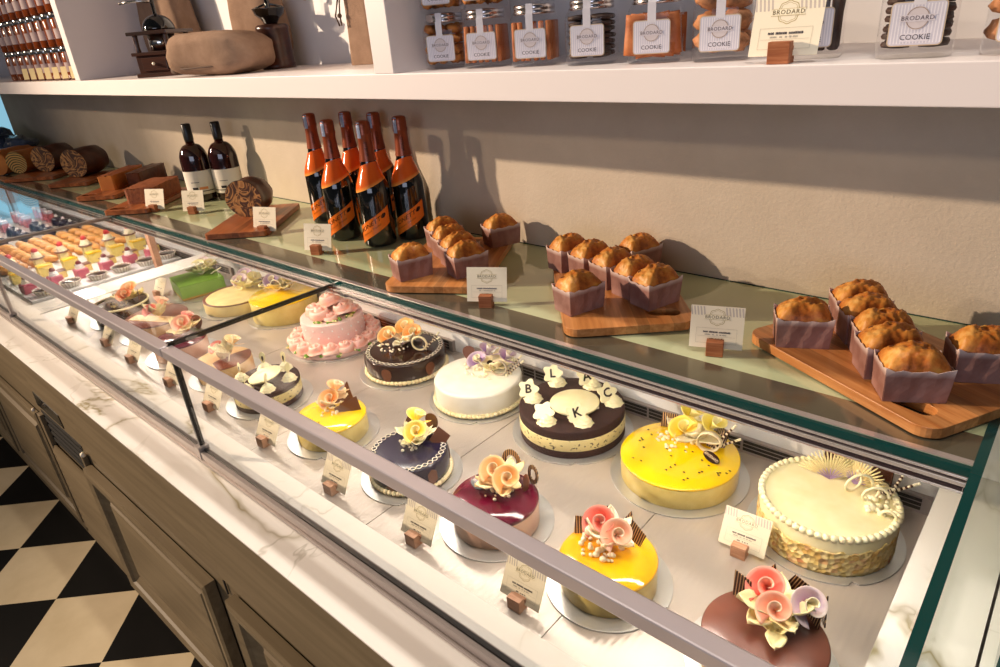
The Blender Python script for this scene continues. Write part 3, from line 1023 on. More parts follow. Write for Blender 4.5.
# almond cake
c = cake('pale cream cake with flaked almonds pressed round its sides', -.233, 1.088, .118, .136)
round_body(c, 'cream_body', .1165, B0, .080, 'cream', .006)
def al(u, v):
    a = 2 * PI * u
    k = .1175 + .0018 * noise.noise((cos(a) * 40, sin(a) * 40, v * 14))
    return (k * cos(a), k * sin(a), B0 + .052 * v * (1 + .18 * noise.noise((cos(a) * 9, sin(a) * 9, 3))))
MB().grid(al, 120, 14, closed_u=True).build('almond_flakes', 'almond_side', c, solid=.001)
beads(c, .1135, .081, 58, .0065, S(250, 240, 200), squash=(1.1, 1.1, 1))
for k, (x, y, yaw) in enumerate(((-.014, .055, .35), (.026, .066, -.35))):
    mb = MB()
    for i in range(23):
        a = radians(14 + 152 * i / 22)
        L = .058
        p = Vector((x, y, .082)); d = Vector((cos(a) * cos(yaw), cos(a) * sin(yaw) + .15, sin(a) * .95)).normalized()
        mb.tube([p + d * .006, p + d * L * .6, p + d * L], [.0008, .0022, .0010], 6, mix(S(190, 150, 110), S(244, 230, 170), 0.8))
    for i in range(9):
        a = radians(35 + 110 * i / 8)
        d = Vector((cos(a) * cos(yaw), cos(a) * sin(yaw) - .05, sin(a) * .8)).normalized()
        p = Vector((x, y - .004, .082))
        mb.tube([p, p + d * .026], [.0012, .0007], 5, S(170, 142, 190))
    mb.build('sugar_fan', 'sugar', c)
curl(c, T(.045, .025, .082, rz=.9), .024, 1.15, .0026, S(250, 240, 200), .028)
curl(c, T(.075, .010, .082, rz=.7), .021, 1.1, .0026, S(250, 240, 200), .028)
curl(c, T(.100, -.012, .078, rz=.2), .012, .8, .0028, S(250, 240, 200), .01)
stick(c, (.085, .05, .084), (.098, .092, .122)); stick(c, (.075, .055, .084), (.125, .085, .112)); stick(c, (.068, .05, .084), (.092, .062, .10))
crumbs(c, T(.08, .02, .081), .028, 26, S(250, 240, 196), .006, 6)
for x, y, yw in ((-.020, .098, .1), (.062, .086, -.3)):
    mb = MB()
    mb.grid(lambda u, v: (.022 * sin((u - .5) * 2.2), .008 * cos((u - .5) * 2.2), .058 * v), 10, 3, S(74, 34, 22), M4=T(x, y, .078, rz=yw))
    mb.build('chocolate_panel', 'gloss_paint', c, solid=.002)

# ---- front row, nearest case
c = cake('caramel mousse cake with a brown crescent and coral flower nearest the glass joint', -1.859, .755, .085, .112)
round_body(c, 'mousse_body', .083, B0, .054, 'beige_mousse', .004)
MB().prism([[(.0825 * cos(t), .0825 * sin(t)) for t in [-.65 + 2.1 * i / 24 for i in range(25)]] + [(.0825 * cos(1.45) * .9 - .012 * sin(PI * i / 10), .0825 * (sin(1.45) + (sin(-.65) - sin(1.45)) * i / 10)) for i in range(1, 10)]], .0536, .0552, col=None).build('cocoa_crescent', 'cocoa_top', c)
calla(c, tl(-.024, .006, .06, .5, -2.2), .021, CORAL, S(246, 170, 150))
calla(c, tl(.0, .035, .068, .4, 1.9), .026, S(250, 200, 140), S(246, 222, 176))
ruffle(c, T(.01, .008, .06), .05, S(240, 226, 186), up=.7, seed=12)
ruffle(c, T(.02, -.008, .062), .04, S(240, 226, 186), up=1.0, seed=13)
stick(c, (.035, .0, .055), (.04, .005, .08), .003, False)

c = cake('chocolate layer cake with ivory plaques on whipped cream behind the aluminium rail', -1.611, .752, .094, .119)
round_body(c, 'bottom_sponge', .092, B0, .018, 'choc_sponge', .002)
round_body(c, 'cream_layer', .0925, .0182, .046, 'speckled_cream', .002)
round_body(c, 'top_sponge', .092, .0462, .060, 'choc_sponge', .004)
MB().lathe([(.046, 0), (.0465, .003), (.045, .004), (.0001, .004)], 40).build('cream_disc', 'cream', c).matrix_local = T(.012, -.004, .078, ry=-.12, rx=.14)
for i, (x, y) in enumerate(((-.06, .034), (-.01, .07), (-.06, -.04), (.012, -.066), (.062, -.03), (.058, .04))):
    mb = MB(); dollop(mb, (x, y, .059), .021, S(250, 240, 200), seed=i, H=1.0)
    mb.build('cream_dollop', 'sugar', c)
    pm = MB()
    pm.prism([lobe(.011, .034)], -.001, .001, S(248, 236, 190))
    pm.prism([[(q[0] * .35, q[1] * .55 + .006) for q in lobe(.011, .03)]], .001, .0016, S(50, 28, 20))
    pm.build('ivory_plaque', 'sugar', c).matrix_local = upright(x, y, .078, .7 - .4 * i, .1)

c = cake('small mango glazed cake with peach flowers and square chocolate shards', -1.305, .749, .09, .116)
round_body(c, 'mousse_body', .0885, B0, .050, 'pale_mousse', .003)
MB().lathe([(.0888, .0495), (.0892, .0525), (.087, .0548), (.05, .0552), (.0001, .0552)], 64).build('yellow_glaze', 'yellow_glaze', c)
calla(c, tl(-.035, .045, .070, .35, 2.4), .025, S(246, 190, 130), S(248, 206, 160))
calla(c, tl(-.018, .020, .062, .55, -1.7), .024, ORANGE, S(250, 206, 150))
ruffle(c, T(-.018, .028, .06), .046, S(248, 226, 186), seed=21)
crumbs(c, T(-.012, .01, .056), .03, 22, seed=22)
for i in range(3):
    shard(c, upright(.012 + .014 * i, .022 + .014 * i, .056, .9, .2, .1 * i), [(-.013, -.003), (.013, -.004), (.014, .034), (-.012, .032)], 'milk_chocolate')
shard(c, upright(-.03, .075, .06, .4, .2), TRI, 'milk_chocolate')
crumbs(c, T(-.03, -.02, .0555), .045, 9, S(30, 22, 18), .0016, 23, 'seeds')

c = cake('navy glazed cake with white lace piping and yellow flowers', -1.015, .754, .09, .116)
round_body(c, 'glazed_body', .0885, B0, .064, 'navy_glaze', .006)
beads(c, .0895, .0105, 54, .0068, S(244, 230, 190))
lace(c, .0785, .0655, 36, .0014)
for a in (-2.5, -1.2, -.15, 1.0, 2.2):
    q = Matrix.Translation((.0892 * cos(a), .0892 * sin(a), .016)) @ Matrix.Rotation(a + PI / 2, 4, 'Z') @ Matrix.Rotation(PI / 2, 4, 'X')
    shard(c, q, [(-.012, .008), (0, 0), (.012, .008), (.011, .03), (0, .038), (-.011, .03)], 'milk_chocolate', .0012, 'chocolate_tile')
calla(c, tl(-.028, .05, .082, .35, 2.3), .025, YEL, S(255, 234, 120))
calla(c, tl(.002, .028, .074, .5, -1.5), .024, S(250, 206, 20), S(255, 238, 140))
ruffle(c, T(-.008, .034, .07), .048, S(250, 240, 196), n=7, seed=31)
crumbs(c, T(-.012, .008, .065), .028, 16, seed=32)
shard(c, upright(-.055, .05, .066, .3, .15), TRI, 'milk_chocolate'); shard(c, upright(.036, .055, .066, .5, .3, -.5), SQR, 'milk_chocolate')
shard(c, upright(.0, .075, .066, .2, .1), lobe(.022, .05), 'milk_chocolate')

c = cake('pink cake under a dark purple glaze with peach flowers and an oval plaque', -.751, .747, .089, .116, notch=-.15)
round_body(c, 'mousse_body', .0865, B0, .055, 'pink_mousse', .004)
MB().lathe([(.0868, .0535), (.0878, .057), (.084, .061), (.05, .062), (.0001, .062)], 64).build('purple_glaze', 'purple_glaze', c)
collar(c, .0888, B0, .064)
calla(c, tl(-.026, .036, .074, .55, -2.0), .025, S(248, 170, 90), S(250, 216, 160))
calla(c, tl(.01, .030, .072, .6, -1.4), .025, S(250, 170, 80), S(250, 214, 156))
ruffle(c, T(-.006, .034, .068), .05, S(250, 222, 168), n=7, seed=41)
crumbs(c, T(.0, .015, .063), .032, 20, S(250, 218, 160), seed=42)
for x, y, yw, w in ((-.052, .04, .7, .015), (-.02, .075, .1, .024), (.036, .075, -.3, .018)):
    o_, q_ = ring_lobe(w, w * 1.15)
    ob = MB().prism([o_, q_], -.001, .001).build('chocolate_loop', 'striped_chocolate', c); ob.matrix_local = upright(x, y, .062, yw, .15)
shard(c, upright(.038, .045, .063, -.6, .3), lobe(.02, .036), 'milk_chocolate')
pl = MB()
pl.prism([[(.020 * cos(2 * PI * i / 24), .0105 * sin(2 * PI * i / 24)) for i in range(24)]], 0, .002, S(26, 16, 20))
pl.text('BRODARD', .0072, S(200, 180, 170), T(0, 0, .0023))
pl.build('chocolate_plaque', 'gloss_paint', c).matrix_local = T(-.052, .006, .064, rx=.25, rz=-.35)

c = cake('small orange mango glazed cake with two coral flowers and striped shards', -.486, .745, .086, .112, notch=.0)
round_body(c, 'mousse_body', .0845, B0, .053, 'pale_mousse', .003)
MB().lathe([(.0848, .0525), (.0856, .0555), (.083, .0585), (.05, .0595), (.0001, .0595)], 64).build('mango_glaze', 'mango_glaze', c)
collar(c, .0866, B0, .061)
calla(c, tl(-.036, .034, .074, .6, -1.6), .026, CORAL, S(244, 118, 96))
calla(c, tl(.0, .028, .070, .65, -1.0), .025, S(248, 170, 140), S(250, 206, 166))
ruffle(c, T(-.018, .032, .066), .05, S(252, 238, 206), n=7, seed=51)
crumbs(c, T(-.02, .012, .060), .04, 46, S(252, 234, 200), .005, 52)
shard(c, upright(-.066, .022, .060, .6, .2), SQR); shard(c, upright(-.045, .07, .062, .2, .1, .5), SQR)
shard(c, upright(-.005, .072, .062, -.1, .15), TRI); shard(c, upright(.016, .056, .060, -.25, .25, -.2), SQR)

c = cake('brown cocoa glazed cake with coral and lilac flowers nearest the camera', -.213, .742, .090, .113)
round_body(c, 'mousse_body', .0885, B0, .058, 'beige_mousse', .003)
MB().lathe([(.0888, .0575), (.0895, .0605), (.087, .063), (.05, .0635), (.0001, .0635)], 64).build('cocoa_glaze', 'cocoa_top', c)
calla(c, tl(-.022, .066, .072, .5, -1.6), .026, S(240, 120, 100), CORAL)
calla(c, tl(.002, .032, .070, .5, -1.4), .023, S(246, 150, 120), S(250, 204, 170))
calla(c, tl(.032, .064, .072, .6, .1), .025, S(250, 234, 180), S(178, 144, 190))
ruffle(c, T(-.002, .045, .068), .056, S(248, 234, 180), n=7, seed=61)
ruffle(c, T(.012, .015, .066), .036, S(248, 234, 180), n=4, seed=62)
shard(c, upright(-.052, .044, .064, -.1, .1), [(-.016, -.004), (.016, -.006), (.010, .04), (-.018, .046)])
shard(c, upright(.044, .068, .064, -.7, .2), [(-.02, -.004), (.02, -.006), (.014, .03), (-.016, .036)]); shard(c, upright(.052, .085, .064, -.9, .1), TRI)
shard(c, upright(-.03, .096, .066, .1, .1), TRI); shard(c, upright(.005, .098, .066, .2, .1, -.4), SQR)

# ---- middle case
c = cake('pale lemon cake topped yellow with lilac flowers behind the glass joint', -2.115, 1.13, .122, .138)
round_body(c, 'mousse_body', .118, B0, .076, 'pale_mousse', .003)
MB().lathe([(.1185, .0755), (.1190, .078), (.116, .080), (.0001, .0805)], 72).build('yellow_glaze', 'yellow_glaze', c)
calla(c, tl(-.088, .04, .092, .5, -1.9), .028, S(240, 226, 190), LILAC)
calla(c, tl(-.065, .01, .092, .5, -1.7), .028, S(240, 226, 190), S(130, 90, 160))
calla(c, tl(-.03, .045, .092, .5, .3), .026, S(246, 236, 190), S(240, 226, 160))
ruffle(c, T(-.06, .025, .086), .06, S(248, 236, 190), seed=71)
curl(c, T(-.04, .0, .082, rz=.5), .022, 1.3, .0028)
stick(c, (-.02, .04, .085), (.01, .06, .12)); shard(c, upright(-.1, .05, .082, .4, .2), TRI, 'dark_chocolate')

c = cake('round cream cake with a brown rim and lilac flowers', -2.364, 1.076, .124, .143)
round_body(c, 'mousse_body', .122, B0, .044, 'cheese_mousse', .004)
MB().lathe([(.1222, .0438), (.1226, .046), (.1205, .0475), (.108, .0478), (.106, .0462), (.0001, .0462)], 64).build('cocoa_rim', 'cocoa_top', c)
MB().lathe([(.1085, .0475), (.109, .0495), (.1065, .0505), (.0001, .0508)], 64, c=(.010, -.006, 0)).build('cream_top', 'cheese_mousse', c)
calla(c, tl(-.04, .075, .068, .5, -1.9), .028, S(246, 234, 190), LILAC)
calla(c, tl(-.02, .04, .062, .5, -1.5), .027, S(248, 238, 190), S(196, 166, 200))
calla(c, tl(.02, .07, .066, .5, .5), .027, S(248, 236, 180), S(244, 230, 170))
ruffle(c, T(-.015, .055, .054), .058, S(248, 238, 190), seed=81)
curl(c, T(-.015, .02, .05, rz=.4), .022, 1.3, .0028)
shard(c, upright(.03, .1, .05, .2, .15), TRI, 'milk_chocolate')

c = cake('square green tea cake with ivory flowers', -2.67, 1.07, .12, .135)
MB().bb((-.085, -.085, B0), (.085, .085, .012)).build('sponge', 'yellow_sponge', c, bevel=.002, rot=(0, 0, radians(-12)))
MB().bb((-.086, -.086, .012), (.086, .086, .060)).build('green_body', 'green_cream', c, bevel=.002, rot=(0, 0, radians(-12)))
MB().bb((-.0858, -.0858, .060), (.0858, .0858, .0625)).build('green_top', 'green_dark', c, bevel=.001, rot=(0, 0, radians(-12)))
calla(c, tl(-.03, .06, .075, .5, -1.8), .026, S(240, 228, 180), S(190, 160, 196))
calla(c, tl(-.015, .03, .074, .5, -1.4), .026, S(244, 230, 160), S(246, 238, 190))
calla(c, tl(.015, .06, .074, .5, .4), .025, S(244, 230, 160), S(240, 226, 170))
ruffle(c, T(-.012, .045, .066), .056, S(246, 238, 190), seed=91)
curl(c, T(.0, .02, .063, rz=.4), .022, 1.3, .0028)
stick(c, (.03, .05, .065), (.07, .08, .09), .003, False)

c = cake('dark cake with a raised white piped ring and orange flowers', -2.655, .765, .097, .120)
round_body(c, 'chocolate_body', .096, B0, .062, 'choc_glaze', .005)
MB().lathe([(.096 + .004 * cos(2 * PI * i / 10), .064 + .004 * sin(2 * PI * i / 10)) for i in range(11)], 60, cap0=False, cap1=False).build('piped_border', 'cream', c)
calla(c, tl(.030, .040, .088, .4, -1.8), .027, S(250, 140, 50), S(250, 214, 150))
calla(c, tl(.040, .012, .074, .55, -1.6), .026, S(250, 120, 40), S(250, 170, 90))
ruffle(c, T(.02, .03, .07), .055, S(250, 228, 150), seed=101)
for x, yw in ((-.025, .5), (.065, -.4)):
    o_, q_ = ring_lobe(.016, .026)
    ob = MB().prism([o_, q_], -.001, .001).build('chocolate_loop', 'milk_chocolate', c); ob.matrix_local = upright(x, .045, .063, yw, .1)
crumbs(c, T(.015, -.01, .063), .04, 20, S(246, 220, 140), seed=103)
MB().ball((.08, -.01, .055), .012, S(120, 80, 60), 12).build('truffle', 'gloss_paint', c)

c = cake('brown glazed cake with a coral and white flower', -2.402, .788, .11, .135)
round_body(c, 'mousse_body', .106, B0, .054, 'beige_mousse', .003)
MB().lathe([(.1062, .0535), (.107, .0565), (.104, .059), (.0001, .0595)], 64).build('cocoa_glaze', 'cocoa_top', c)
MB().box((.03, -.03, .0605), (.21, .045, .002), M4=T(0, 0, 0, rz=.45)).build('tan_stripe', 'beige_mousse', c)
calla(c, tl(.018, .018, .078, .45, 2.2), .027, S(246, 160, 140), S(248, 216, 180))
calla(c, tl(.03, -.02, .070, .55, -1.9), .022, S(240, 70, 60), S(244, 120, 100))
ruffle(c, T(.035, .0, .066), .052, S(244, 234, 190), up=.7, seed=111)

c = cake('small dark purple glazed cake with a pink rose beside the glass joint', -2.13, .746, .086, .116)
round_body(c, 'mousse_body', .083, B0, .052, 'pink_mousse', .003)
MB().lathe([(.0832, .0515), (.084, .0545), (.081, .0575), (.0001, .058)], 64).build('purple_glaze', 'purple_glaze', c)
calla(c, tl(-.02, .03, .07, .55, -1.7), .027, S(246, 150, 120), S(250, 214, 170))
calla(c, tl(-.04, .055, .078, .4, 2.0), .022, S(240, 120, 120), S(246, 160, 150))
ruffle(c, T(-.02, .03, .064), .055, S(248, 232, 180), n=8, seed=121)
shard(c, upright(-.005, .07, .06, .4, .1), lobe(.026, .05), 'milk_chocolate')
# ------------------------------------------------------------------ name cards in wooden holders
GOLD = S(176, 158, 100); INK = S(62, 56, 62)
def card_mesh(hatch, lines):
    """the printed card: local X across, Y up, printed face towards +Z"""
    mb = MB()
    W, H = .084, .070
    mb.box((0, H / 2, 0), (W, H, .0008), S(238, 228, 204))
    z = .00055
    def rect(x0, y0, x1, y1, col):
        mb.add([(x0, y0, z), (x1, y0, z), (x1, y1, z), (x0, y1, z)], [(0, 1, 2, 3)], col)
    if hatch:
        for i in range(17):
            x = -.040 + i * .005
            if abs(x + .001) < .016: continue
            mb.add([(x - .001, .054, z), (x + .0012, .054, z), (x - .001, .0685, z), (x - .0032, .0685, z)], [(0, 1, 2, 3)], S(198, 186, 176))
    n = 40
    for r0, r1 in ((.0128, .0136), (.0108, .0112)):
        vs = []
        for i in range(n):
            a = 2 * PI * i / n; k = 1 + .05 * cos(8 * a)
            vs += [(r0 * k * cos(a), .0515 + r0 * k * sin(a), z), (r1 * k * cos(a), .0515 + r1 * k * sin(a), z)]
        mb.add(vs, [(2 * i, 2 * i + 1, (2 * i + 3) % (2 * n), (2 * i + 2) % (2 * n)) for i in range(n)], GOLD)
    z = .0007
    mb.add([(-.021, .0475, z), (.021, .0475, z), (.018, .0515, z), (.021, .0555, z), (-.021, .0555, z), (-.018, .0515, z)], [(0, 1, 2, 3, 4, 5)], S(244, 234, 206))
    z = .0008
    for y in (.0475, .0553):
        rect(-.021, y, .021, y + .0004, GOLD)
    mb.text('BRODARD', .0075, S(112, 96, 58), T(0, .0515, .001), space=1.15)
    for (x0, y0, x1, y1) in ((-.032, .033, .032, .0334), (-.032, .008, .032, .0084), (-.032, .008, -.0316, .033), (.0316, .008, .032, .033), (-.030, .0195, .030, .0198)):
        rect(x0, y0, x1, y1, S(190, 182, 160))
    r = random.Random(hatch * 10 + 3)
    for y, h, w, col in lines:
        x = -w / 2
        while x < w / 2:
            l = r.uniform(.0012, .0022)
            if r.random() > .14: rect(x, y, x + l * .75, y + h * r.uniform(.8, 1), col)
            x += l
    return mb
CARD1 = card_mesh(1, [(.0255, .003, .042, INK), (.0215, .0022, .036, S(170, 164, 150)), (.0145, .0024, .02, INK)])
CARD0 = card_mesh(0, [(.0255, .003, .042, S(90, 90, 100)), (.0215, .0022, .036, S(170, 164, 150)), (.0145, .0024, .02, INK)])

def make_card(kind, wood_, tilt):
    t = thing('name_card', 'x', 'name card')
    hb = MB()
    hb.bb((-.0135, -.011, 0), (.0135, .004, .026)).bb((-.0135, .004, 0), (.0135, .0055, .008)).bb((-.0135, .0055, 0), (.0135, .012, .020))
    hb.build('holder', wood_, t, bevel=.0008)
    (CARD1 if kind else CARD0).build('card', 'printed', t).matrix_local = T(0, .0043, .0085) @ Matrix.Rotation(PI / 2 - tilt, 4, 'X')
    return t
cards_top = make_card(0, 'holder_wood', radians(16))
cards_hatch = make_card(1, 'holder_wood', radians(16))
cards_deck = make_card(1, 'holder_beech', radians(28))
_used = set()
def card(proto, label, loc, rz, group):
    if proto.name not in _used:
        _used.add(proto.name)
        proto.location = loc; proto.rotation_euler = (0, 0, rz); proto['label'] = label; proto['group'] = group
        return proto
    return dup(proto, label, loc, rz, group)
g1 = 'name cards standing on the green glass shelf'
GT = TZ + .0006
card(cards_hatch, 'white name card in a wood holder between the two loaf boards at right', (-.405, .945, GT), radians(20), g1)
card(cards_top, 'white name card in front of the loaf board by the six black bottles', (-.872, .9, GT), radians(28), g1)
card(cards_top, 'white name card in front of the leftmost black bottle with orange labels', (-1.51, .932, GT), radians(22), g1)
card(cards_top, 'white name card in front of the marbled loaf half on its own board', (-1.835, .968, GT), radians(20), g1)
card(cards_top, 'white name card in front of the two square brown bottles', (-2.325, .985, GT), radians(30), g1)
card(cards_top, 'white name card leaning in front of the brown cake loaf', (-2.51, .93, GT), radians(24), g1)
card(cards_hatch, 'cream name card in a wood holder on the white wall shelf among cookie jars', (-.332, .914, SZ + .0003), radians(4), 'name card on the wall shelf')
g2 = 'name cards standing inside the glass cases'
lab = [(-.330, .938, 'cream name card between the almond cake and the yellow cake'),
       (-.578, .603, 'cream name card between the purple glazed and orange glazed cakes, under the rail'),
       (-.840, .602, 'cream name card between the navy and the purple glazed cakes, under the rail'),
       (-1.109, .600, 'cream name card between the small mango cake and the navy cake, under the rail'),
       (-1.408, .611, 'cream name card between the chocolate layer cake and the small mango cake, under the rail'),
       (-1.698, .615, 'cream name card between the caramel cake and the chocolate layer cake, under the rail'),
       (-1.945, .615, 'cream name card just left of the dark glass joint under the rail'),
       (-2.222, .613, 'second cream name card left of the dark glass joint under the rail'),
       (-2.445, .617, 'third cream name card left of the dark glass joint under the rail'),
       (-2.80, .621, 'cream name card at the far end of the middle case under the rail'),
       (-2.775, .94, 'cream name card behind the dark cake with the white ring')]
for i, (x, y, s) in enumerate(lab):
    card(cards_deck, s, (x, y, DZ + .0004), radians(2 if i else 3), g2)

# ------------------------------------------------------------------ wooden boards with loaves
def board(label, fx, fy, ang, W, L, hole, mat='bamboo', r=.028, group='wooden serving boards on the glass shelf', ho=20):
    """origin at the corner fx,fy; local X along the length"""
    t = thing('serving_board', label, 'board', (fx, fy, GT), radians(ang), group)
    out = rrect(L, W, r, 7, L / 2, W / 2)
    loops = [out]
    if hole:
        hx, hy, ha = hole
        hl = []
        for i in range(28):
            a = 2 * PI * i / 28
            ex = .016 if cos(a) > 0 else -.016
            px, py = ex + .015 * cos(a), .015 * sin(a)
            hl.append((hx + px * cos(ha) - py * sin(ha), hy + px * sin(ha) + py * cos(ha)))
        loops.append(hl)
    MB().prism(loops, .002, .0175).build('board', mat, t, bevel=.002)
    f = MB()
    for x, y in ((.05, .05), (L - .05, .05), (.05, W - .05), (L - .05, W - .05)):
        f.lathe([(.006, 0), (.006, .0025)], 12, c=(x, y, 0))
    f.build('foot', 'black_rubber', t)
    return t
board('bamboo board with a handle hole at the right under seven loaves', -.385, 1.018, -28, .235, .345, (.287, .037, radians(10)))
board('dark bamboo board with a corner handle hole under seven loaves in the middle', -.468, 1.012, 130.5, .235, .345, (.052, .050, radians(75)), 'bamboo')
board('bamboo board beside the six black bottles under six loaves', -.925, .940, 118, .225, .35, None, 'bamboo')
board('walnut board under the half marbled loaf right of the two brown bottles', -1.80, .955, 129, .19, .33, None, 'walnut_board', .012)

def make_loaf(seed):
    t = thing('loaf_cake', 'x', 'loaf cake')
    Lx, Ly, h = .041, .0262, .044
    pm = MB()
    fl_ = .0032
    def side(a, b, n=8, corner=.004):
        def fn(u, v):
            p = Vector(a).lerp(Vector(b), u)
            o = Vector((p.x / Lx, p.y / Ly, 0)) * fl_ * v
            z = h * v + (corner * v * (abs(u - .5) * 2) ** 6) + .0012 * v * sin(u * 19 + seed)
            w = .0008 * sin(u * 31 + 4 * v + seed)
            return (p.x + o.x, p.y + o.y + w, z)
        pm.grid(fn, n, 4, smooth=False)
    cs = [(-Lx, -Ly, 0), (Lx, -Ly, 0), (Lx, Ly, 0), (-Lx, Ly, 0)]
    for i in range(4): side(cs[i], cs[(i + 1) % 4])
    pm.add(cs, [(3, 2, 1, 0)])
    pm.build('paper_case', 'loaf_paper', t, solid=.0008, off=1.0)
    cm = MB()
    r = random.Random(seed)
    ph = [r.uniform(0, 9) for _ in range(3)]
    def fn(u, v):
        x = (u - .5) * 2; y = (v - .5) * 2
        e = (1 - abs(x) ** 3.2) * (1 - abs(y) ** 3.0)
        z = h - .008 + .031 * max(0, e) ** .5
        q = Vector((x * 2.3 + ph[0], y * 1.7 + ph[1], ph[2]))
        z += (.005 * noise.noise(q) + .0026 * noise.noise(q * 3.1) + .0012 * noise.noise(q * 9)) * min(1, e * 3)
        k = 1.0 + .06 * max(0, e)
        return ((Lx + .0035) * x * .97, (Ly + .0030) * y * .97 * k, z)
    cm.grid(fn, 34, 26)
    cm.build('crumb_top', 'loaf_crust', t)
    return t
loafs = [make_loaf(s) for s in (3, 8, 14)]
_lu = [0]
def loaf(label, x, y, ang, group, k=0, z=GT + .0178):
    p = loafs[k % 3]
    if k % 3 not in _used:
        _used.add(k % 3)
        p.location = (x, y, z); p.rotation_euler = (0, 0, radians(ang)); p['label'] = label; p['group'] = group; p.scale = (.93, .96, 1.08)
        return p
    return dup(p, label, (x, y, z), radians(ang), group)
g = 'paper-cased loaf cakes on the right board'
for i, s in enumerate(['front loaf cake of the row of five on the right board', 'second loaf cake from the front of the row of five on the right board', 'middle loaf cake of the row of five on the right board', 'fourth loaf cake from the front of the row of five on the right board', 'back loaf cake of the row of five on the right board']):
    loaf(s, -.132 - .0285 * i + (.006, -.004, .003, -.002, .0)[i], .944 + .0495 * i, (29, 33, 30, 34, 31)[i], g, i)
loaf('loaf cake alone at the left end of the right board', -.298, 1.026, 26, g, 1)
loaf('loaf cake at the right edge of the photo on the right board', -.060, 1.048, 26, g, 2)
g = 'paper-cased loaf cakes on the middle board'
loaf('loaf cake alone at the front left of the middle board', -.683, .957, 72, g, 0)
for i, (x, y, s) in enumerate([(-.575, 1.052, 'front right loaf cake of the row on the middle board, beside the handle hole'), (-.632, 1.078, 'second loaf cake in the row on the middle board, behind the front right one'), (-.697, 1.100, 'third loaf cake in the row of five on the middle board'), (-.765, 1.120, 'fourth loaf cake in the row of five on the middle board'), (-.834, 1.136, 'last loaf cake at the back left of the row on the middle board')]):
    loaf(s, x, y, 72, g, i + 1)
loaf('loaf cake at the back right of the middle board, nearest the wall', -.700, 1.205, 70, g, 2)
g = 'paper-cased loaf cakes on the board by the bottles'
loaf('loaf cake alone at the front left of the board by the bottles', -1.112, .917, 70, g, 1)
for i, (x, y, s) in enumerate([(-1.010, .992, 'front loaf cake of the row of four on the board by the bottles'), (-1.072, 1.032, 'second loaf cake of the row of four on the board by the bottles'), (-1.138, 1.070, 'third loaf cake of the row of four on the board by the bottles'), (-1.204, 1.112, 'back loaf cake of the row of four on the board by the bottles')]):
    loaf(s, x, y, 68, g, i)
loaf('loaf cake at the back right of the board by the bottles, against the wall', -1.085, 1.195, 68, g, 0)

# half marbled loaf and the far boards
def roll(label, x, y, rz, L, R, crust, face, z, name='marbled_loaf', sq=.92, slices=0):
    t = thing(name, label, 'loaf', (x, y, z), rz, None)
    mb = MB()
    n = 28
    def fn(u, v):
        a = 2 * PI * u
        k = 1 + .05 * noise.noise((cos(a) * 2, sin(a) * 2, v * 3 + x)) + .02 * sin(3 * v * PI + 1) - .22 * max(0, v - .7)
        return (-L / 2 + L * v, R * k * cos(a), max(.0, R * sq + R * sq * k * sin(a)))
    mb.grid(fn, n, 10, closed_u=True, flip=True)
    mb.add([fn(i / n, 1) for i in range(n)], [tuple(range(n))])
    mb.build('crust', crust, t)
    fm = MB()
    ring = [fn(i / n, 0) for i in range(n)]
    fm.add([(p[0] - .001, p[1] * .99, p[2] * .985 + .0008) for p in ring], [tuple(range(n))[::-1]])
    fm.build('cut_face', face, t)
    return t
roll('half marbled loaf showing its swirled cut face on the walnut board', -2.035, 1.055, radians(120), .085, .063, 'dark_crust', 'swirl_crumb', GT + .0178)
board('wooden board under the crumbly brown bar cake left of the brown bottles', -2.50, .905, 128, .17, .34, (.035, .130, PI / 2), 'walnut_board', .014)
board('wooden board under the golden and dark bar cakes', -2.90, .945, 128, .17, .34, (.035, .130, PI / 2), 'walnut_board', .014)
board('wooden board under the single dark marbled babka', -3.36, 1.0, 129, .19, .28, None, 'walnut_board', .014)
board('wooden board under the rolls at the far end', -3.74, .98, 129, .26, .26, None, 'walnut_board', .014)
def barcake(label, x, y, rz, L, W, H, mat):
    t = thing('bar_cake', label, 'loaf', (x, y, GT + .0178), rz)
    mb = MB()
    def fn(u, v):
        a = 2 * PI * u
        px = max(-1, min(1, 1.35 * cos(a))); py = max(-1, min(1, 1.35 * sin(a)))
        return (L / 2 * px, W / 2 * py, H * v + (.006 * noise.noise((px * 3, py * 3, x)) if v > .9 else 0))
    mb.grid(fn, 40, 4, closed_u=True, smooth=False)
    mb.build('sides', mat, t)
    tm = MB()
    tm.grid(lambda u, v: (L * (u - .5), W * (v - .5), H + .004 * sin(PI * u) * sin(PI * v) + .004 * noise.noise((u * 5, v * 4, x))), 14, 8)
    tm.build('crust_top', 'brown_crumb' if mat != 'dark_crust' else 'dark_crust', t)
    return t
barcake('crumbly brown bar cake behind the leaning name card, left of the brown bottles', -2.675, 1.01, radians(128), .20, .115, .055, 'brown_crumb')
barcake('dark chocolate bar cake next to the golden bar', -3.03, 1.135, radians(128), .21, .062, .058, 'dark_crust')
barcake('golden brown bar cake next to the dark chocolate bar', -3.10, 1.06, radians(128), .23, .070, .058, 'golden_crust')
roll('dark babka with a swirled cut end left of the bar cakes', -3.58, 1.09, radians(120), .15, .068, 'dark_crust', 'swirl_crumb', GT + .0178, 'babka')
roll('dark marbled babka beside the pale roll at the far end', -3.965, 1.075, radians(120), .15, .066, 'dark_crust', 'swirl_crumb', GT + .0178, 'babka')
roll('pale swiss roll with a green spiral at the far end', -4.10, 1.01, radians(122), .20, .058, 'golden_crust', 'spiral_crumb', GT + .0178, 'swiss_roll')
roll('golden brown roll at the far left of the glass shelf', -4.30, .975, radians(122), .22, .066, 'golden_crust', 'golden_crust', GT + .001, 'swiss_roll')
cb = MB()
